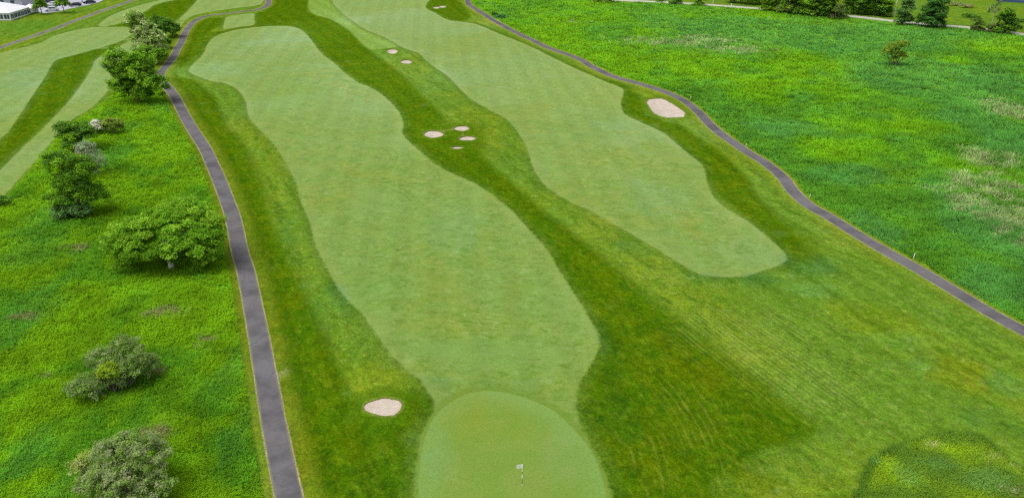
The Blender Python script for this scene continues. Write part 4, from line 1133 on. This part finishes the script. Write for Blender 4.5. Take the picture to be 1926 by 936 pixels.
fm_.link(fm_.bsdf.outputs[0], fx_.inputs[1]); fm_.link(ft_.outputs[0], fx_.inputs[2]); fm_.link(fx_.outputs[0], fm_.n['Material Output'].inputs['Surface'])
simple_mesh('flag', vs, fs, fm_.m, root, True)
vs = [(math.cos(a) * .075, math.sin(a) * .075, .006) for a in np.linspace(0, 2 * PI, 16, endpoint=False)] + [(math.cos(a) * .054, math.sin(a) * .054, .006) for a in np.linspace(0, 2 * PI, 16, endpoint=False)]
fs = [(i, (i + 1) % 16, 16 + (i + 1) % 16, 16 + i) for i in range(16)]
simple_mesh('cup_rim', vs, fs, MAT['white'], root)

# ------------------------------------------------------------------ white stakes, posts and the pole
def stake(px, py, h, r, label, name='marker_stake', cat='stake', group='white stakes along the right cart path', lean=(.05, .02)):
    x, y = P(px, py)
    vs, fs = [], []
    tube(vs, fs, [(0, 0, -.2), (lean[0] * h * .5, lean[1] * h * .5, h * .5), (lean[0] * h, lean[1] * h, h * .95), (lean[0] * h, lean[1] * h, h)], [r, r, r, r * .5], 8)
    o = simple_mesh(name, vs, fs, MAT['white'], None, True)
    o.location = (float(x), float(y), float(height(x, y)))
    tag(o, label, cat, group)
stake(1718, 486, .85, .05, 'white marker stake by the right path, nearest of the row')
stake(1523, 371, .6, .045, 'white marker stake by the right path, second nearest')
stake(1403, 275, .6, .05, 'white marker stake by the right path, third nearest')
stake(1299, 186, .6, .06, 'white marker stake by the right path, above the kidney bunker')
stake(1375, 14, 1.5, .12, 'short white post at the edge of the gravel road', 'roadside_post', 'post', None)
stake(1341, 7, 5.5, .11, 'slim white post beyond the gravel road at the top edge', 'roadside_post', 'post', None, (0, 0))
stake(1446, 36, 1.1, .08, 'short white peg in the meadow below the roadside trees', 'meadow_peg', 'peg', None)

def pole(px, py):
    x, y = P(px, py)
    root = bpy.data.objects.new('utility_pole', None); COL.objects.link(root)
    root.location = (float(x), float(y), float(height(x, y)))
    tag(root, 'pale utility pole standing beyond the gravel road', 'pole')
    vs, fs = [], []
    tube(vs, fs, [(0, 0, -.3), (-.02, 0, 4), (-.05, 0, 9)], [.16, .14, .11], 9)
    simple_mesh('shaft', vs, fs, MAT['bark_pale'], root, True)
    vs, fs = [], []
    tube(vs, fs, [(-1.1, 0, 8.4), (0, -.15, 8.4), (1.1, 0, 8.4)], [.06, .06, .06], 5)
    simple_mesh('crossarm', vs, fs, MAT['bark'], root)
    for sx in (-1.0, -.4, .4, 1.0):
        vs, fs = [], []
        tube(vs, fs, [(sx, -.05, 8.45), (sx, -.05, 8.55), (sx, -.05, 8.64)], [.03, .05, .03], 6)
        simple_mesh('insulator', vs, fs, MAT['white'], root)
pole(1681, 31.5)

# ------------------------------------------------------------------ marquee, buildings, cars at the far left
MAT['canvas'] = flat_mat('white_canvas', (.80, .80, .83), .7, .04, .8)
MAT['glass'] = flat_mat('dark_glass', (.05, .07, .12), .15, .2, 2, .6)
MAT['roof_blue'] = flat_mat('blue_grey_roof', (.11, .15, .21), .7, .18, .6)
MAT['wall_grey'] = flat_mat('grey_wall', (.45, .46, .5), .8, .06, 1)
MAT['kerb'] = flat_mat('kerb_concrete', (.62, .61, .60), .85, .08, 1)

def box_vf(x0, x1, y0, y1, z0, z1):
    return ([(x0, y0, z0), (x1, y0, z0), (x1, y1, z0), (x0, y1, z0), (x0, y0, z1), (x1, y0, z1), (x1, y1, z1), (x0, y1, z1)],
            [(0, 3, 2, 1), (4, 5, 6, 7), (0, 1, 5, 4), (1, 2, 6, 5), (2, 3, 7, 6), (3, 0, 4, 7)])
def box(name, b, mat, parent):
    v, f = box_vf(*b)
    return simple_mesh(name, v, f, mat, parent)
def empty(name, x, y, rz, label, cat, group=None, dz=0):
    o = bpy.data.objects.new(name, None); COL.objects.link(o)
    o.location = (float(x), float(y), float(height(x, y)) + dz); o.rotation_euler = (0, 0, rz)
    return tag(o, label, cat, group)

cx_, cy_ = P(21.5, 38.8)
tent = empty('marquee', cx_, cy_, math.radians(1), 'large white marquee with dark window panels at the top left', 'marquee')
TW, TD, TE, TR = 26.0, 13.4, 2.75, 5.6
box('side_wall', (-TW, 0, 0, .08, .0, TE), MAT['canvas'], tent)
box('side_wall', (-.08, 0, .083, TD - .083, .0, TE), MAT['canvas'], tent)
box('side_wall', (-TW, 0, TD - .08, TD, .0, TE), MAT['canvas'], tent)
h_ = TD / 2
rv_ = [(-TW - .3, -.3, TE - .02), (.3, -.3, TE - .02), (.3, TD + .3, TE - .02), (-TW - .3, TD + .3, TE - .02), (-TW + h_, h_, TR), (-h_, h_, TR),
       (-TW - .3, -.3, TE - .22), (.3, -.3, TE - .22), (.3, TD + .3, TE - .22), (-TW - .3, TD + .3, TE - .22)]
rf_ = [(0, 1, 5, 4), (1, 2, 5), (2, 3, 4, 5), (3, 0, 4), (6, 7, 1, 0), (7, 8, 2, 1), (8, 9, 3, 2), (9, 6, 0, 3)]
simple_mesh('roof', rv_, rf_, MAT['canvas'], tent)
for k in range(11):
    for s in (0, 1):
        xx = -.35 - k * 2.35 - s * 1.02
        if xx - .86 > -TW:
            w_ = box('window', (xx - .86, xx, -.035, -.012, .55, 2.05), MAT['glass'], tent)
for k in range(6):
    for s in (0, 1):
        yy = .35 + k * 2.18 + s * .98
        box('window', (.012, .035, yy, yy + .80, .55, 2.05), MAT['glass'], tent)
for k in range(7):
    box('post', (.04, .12, .05 + k * 2.18, .15 + k * 2.18, 0, TE - .23), MAT['white'], tent)
for k in range(12):
    box('post', (-.1 - k * 2.35, -.0 - k * 2.35, -.14, -.05, 0, TE - .23), MAT['white'], tent)

x, y = P(59, 25.5)
cano = empty('canopy_tent', x, y, 0, 'small open white canopy beside the marquee', 'canopy')
for (sx, sy) in ((-1.5, -1.5), (1.5, -1.5), (1.5, 2.5), (-1.5, 2.5)):
    box('leg', (sx - .05, sx + .05, sy - .05, sy + .05, 0, 2.3), MAT['white'], cano)
simple_mesh('roof', [(-1.75, -1.75, 2.3), (1.75, -1.75, 2.3), (1.75, 2.75, 2.3), (-1.75, 2.75, 2.3), (0, .5, 3.5), (-1.75, -1.75, 1.95), (1.75, -1.75, 1.95), (1.75, 2.75, 1.95), (-1.75, 2.75, 1.95)],
            [(0, 1, 4), (1, 2, 4), (2, 3, 4), (3, 0, 4), (5, 6, 1, 0), (6, 7, 2, 1), (7, 8, 3, 2), (8, 5, 0, 3)], MAT['canvas'], cano)
box('back_wall', (-1.5, 1.5, 2.42, 2.47, 0, 2.28), MAT['canvas'], cano)
x, y = P(58.5, 27.2)
tb = empty('folding_table', x, y, 0, 'dark low table under the open white canopy', 'table')
box('table_top', (-1.0, 1.0, -.35, .35, .7, .76), MAT['wall_grey'], tb)
for sx in (-.9, .86):
    for sy in (-.3, .26):
        box('leg', (sx, sx + .05, sy, sy + .05, 0, .7), MAT['black'], tb)

x, y = P(2, 12)
hall = empty('club_building', x, y, math.radians(-3), 'blue-grey roofed building behind the marquee', 'building')
box('wall', (-24, 9, 0, 16, 0, 3.2), MAT['wall_grey'], hall)
simple_mesh('roof', [(-24.6, -.6, 3.2), (9.6, -.6, 3.2), (9.6, 16.6, 3.2), (-24.6, 16.6, 3.2), (-20, 8, 7.6), (5.0, 8, 7.6), (-24.6, -.6, 2.95), (9.6, -.6, 2.95), (9.6, 16.6, 2.95), (-24.6, 16.6, 2.95)],
            [(0, 1, 5, 4), (1, 2, 5), (2, 3, 4, 5), (3, 0, 4), (6, 7, 1, 0), (7, 8, 2, 1), (8, 9, 3, 2), (9, 6, 0, 3)], MAT['roof_blue'], hall)
box('chimney', (2.2, 3.2, 4.2, 5.2, 4.6, 7.8), MAT['white'], hall)
for k in range(7):
    wv_ = box('window', (-22 + k * 4.4, -20.4 + k * 4.4, -.06, -.005, 1.0, 2.3), MAT['glass'], hall)

x, y = P(70, 2)
shed = empty('white_building', x, y, math.radians(6), 'white-walled building with dark windows beyond the lawn trees', 'building')
box('wall', (-5, 7, 0, 9, 0, 3.4), MAT['white'], shed)
simple_mesh('roof', [(-5.5, -.5, 3.4), (7.5, -.5, 3.4), (7.5, 9.5, 3.4), (-5.5, 9.5, 3.4), (-5.5, 4.5, 5.6), (7.5, 4.5, 5.6)], [(0, 1, 5, 4), (2, 3, 4, 5), (1, 2, 5), (3, 0, 4), (0, 3, 2, 1)], MAT['roof_blue'], shed)
for k in range(4):
    box('window', (-4 + k * 2.8, -2.6 + k * 2.8, -.06, -.005, 1.0, 2.4), MAT['glass'], shed)

# kerb of the parking lot
kp = world_poly([(84, 26), (112, 22), (130, 17.4), (150, 13.4), (172, 8.8), (186, 4.8), (200, -3.5)], 4, False)
ka = offset_line(kp, .1); kb = offset_line(kp, -.1)
n = len(kp); zz = height(kp[:, 0], kp[:, 1])
vs = [(a[0], a[1], z + h) for h in (-.05, .13) for a, z in zip(ka, zz)] + [(a[0], a[1], z + h) for h in (-.05, .13) for a, z in zip(kb, zz)]
fs = []
for k in range(n - 1):
    fs += [(k, k + 1, n + k + 1, n + k), (2 * n + k, 3 * n + k, 3 * n + k + 1, 2 * n + k + 1), (n + k, n + k + 1, 3 * n + k + 1, 3 * n + k)]
simple_mesh('kerb', vs, fs, MAT['kerb'])['kind'] = 'structure'

MAT['tyre'] = flat_mat('tyre_rubber', (.02, .02, .02), .8, .1, 8)
MAT['rim'] = flat_mat('wheel_rim', (.45, .45, .47), .35, .05, 8, .5, .8)
MAT['lamp_w'] = flat_mat('headlamp', (.7, .7, .72), .2, .03, 8, .6)
MAT['lamp_r'] = flat_mat('tail_lamp', (.35, .02, .02), .3, .05, 8, .5)
def car(px, py, rz, paint, label, tall=0.0, L=4.6, W=1.82):
    x, y = P(px, py)
    root = empty('parked_car', x, y, rz, label, 'car', 'cars parked beside the lawn')
    h = 1.45 + tall
    prof = [(-L / 2, .35), (-L / 2 + .05, .75), (-L / 2 + .25, .92), (-L / 2 + .9, .98), (L / 2 - 1.05, .96), (L / 2 - .2, .80), (L / 2, .62), (L / 2 - .03, .32)]
    def extrude(name, prof, w, mat, taper=None):
        n = len(prof); vs = []
        for s in (-1, 1):
            for k, (a, b) in enumerate(prof):
                ww = w if taper is None else taper[k]
                vs.append((a, s * ww / 2, b))
        fs = [tuple(range(n))[::-1], tuple(range(n, 2 * n))] + [(k, (k + 1) % n, n + (k + 1) % n, n + k) for k in range(n)]
        o = simple_mesh(name, vs, fs, mat, root)
        m = o.modifiers.new('bevel', 'BEVEL'); m.width = .06; m.segments = 2
        return o
    extrude('body', prof, W, paint)
    cab = [(-L / 2 + .45, .93), (-L / 2 + .95, h - .08), (-L / 2 + 1.35, h), (.35, h), (.75, h - .08), (1.35, .93)]
    extrude('cabin', cab, W * .9, paint, [W * .92, W * .78, W * .76, W * .76, W * .78, W * .92])
    for s in (-1, 1):
        for (a0, a1) in ((-1.25, -.28), (-.2, .62)):
            simple_mesh('side_window', [(a0, s * W * .462, 1.0), (a1 + (.25 if a1 > .5 else 0), s * W * .462, 1.0), (a1, s * W * .412, h - .13), (a0 + .08, s * W * .412, h - .13)], [(0, 1, 2, 3) if s < 0 else (3, 2, 1, 0)], MAT['glass'], root)
    simple_mesh('windscreen', [(1.33, -W * .40, 1.0), (1.33, W * .40, 1.0), (.84, W * .36, h - .12), (.84, -W * .36, h - .12)], [(0, 1, 2, 3)], MAT['glass'], root)
    simple_mesh('rear_window', [(-L / 2 + .46, W * .40, 1.0), (-L / 2 + .46, -W * .40, 1.0), (-L / 2 + .86, -W * .36, h - .14), (-L / 2 + .86, W * .36, h - .14)], [(0, 1, 2, 3)], MAT['glass'], root)
    for a in (-L / 2 + .85, L / 2 - .9):
        for s in (-1, 1):
            vs, fs = [], []
            c = s * (W / 2 - .09)
            for (o_, r) in ((-.11, .30), (-.09, .33), (.09, .33), (.11, .30)):
                for q in range(16):
                    t_ = 2 * PI * q / 16
                    vs.append((a + r * math.cos(t_), c + o_, .33 + r * math.sin(t_)))
            for i in range(3):
                for q in range(16):
                    fs.append((i * 16 + q, i * 16 + (q + 1) % 16, (i + 1) * 16 + (q + 1) % 16, (i + 1) * 16 + q))
            fs += [tuple(range(16))[::-1], tuple(range(48, 64))]
            w_ = simple_mesh('wheel', vs, fs, MAT['tyre'], root)
            vs = [(a + .19 * math.cos(2 * PI * q / 12), c + s * .118, .33 + .19 * math.sin(2 * PI * q / 12)) for q in range(12)]
            simple_mesh('rim', vs, [tuple(range(12)) if s < 0 else tuple(range(12))[::-1]], MAT['rim'], w_)
    for s in (-1, 1):
        box('headlight', (L / 2 - .12, L / 2 - .01, s * .62 - .17, s * .62 + .17, .62, .76), MAT['lamp_w'], root)
        box('tail_light', (-L / 2 - .01, -L / 2 + .10, s * .68 - .13, s * .68 + .13, .66, .86), MAT['lamp_r'], root)
    return root
P_BLACK = flat_mat('black_car_paint', (.015, .018, .03), .25, .05, 2, .5)
P_WHITE = flat_mat('white_car_paint', (.75, .76, .79), .3, .02, 2, .5)
P_BLUE = flat_mat('blue_car_paint', (.05, .08, .20), .28, .05, 2, .5)
car(169, 7.2, math.radians(195), P_BLACK, 'dark car parked farthest right on the lot', .15)
car(142, 12, math.radians(200), P_BLACK, 'low dark car parked behind the middle lawn tree')
car(98, 21, math.radians(208), P_WHITE, 'white car parked between the two nearest lawn trees', .25, 5.0)
car(100, 11, math.radians(185), P_WHITE, 'white car in the second parking row with dark windows', .1)
car(106, 4.5, math.radians(185), P_BLUE, 'blue car parked farthest back on the lot', .1)
car(95, 5.0, math.radians(185), P_BLACK, 'black car beside the blue car at the back', .1)

# building at the far upper right
x, y = P(1926, 6)
bb = empty('far_building', x, y, math.radians(-20), 'white building with a blue base at the upper right corner', 'building')
box('wall', (-9, 14, 0, 12, 1.1, 5.0), MAT['white'], bb)
box('base', (-9.05, 14.05, -.05, 12.05, 0, 1.098), flat_mat('blue_base', (.06, .10, .22), .6, .1, 1), bb)
simple_mesh('roof', [(-9.6, -.6, 5.0), (14.6, -.6, 5.0), (14.6, 12.6, 5.0), (-9.6, 12.6, 5.0), (-5, 6, 7.6), (10, 6, 7.6)], [(0, 1, 5, 4), (1, 2, 5), (2, 3, 4, 5), (3, 0, 4), (0, 3, 2, 1)], MAT['roof_blue'], bb)
for k in range(5):
    box('window', (-7.5 + k * 4.3, -5.7 + k * 4.3, -.06, -.005, 2.0, 3.6), MAT['glass'], bb)
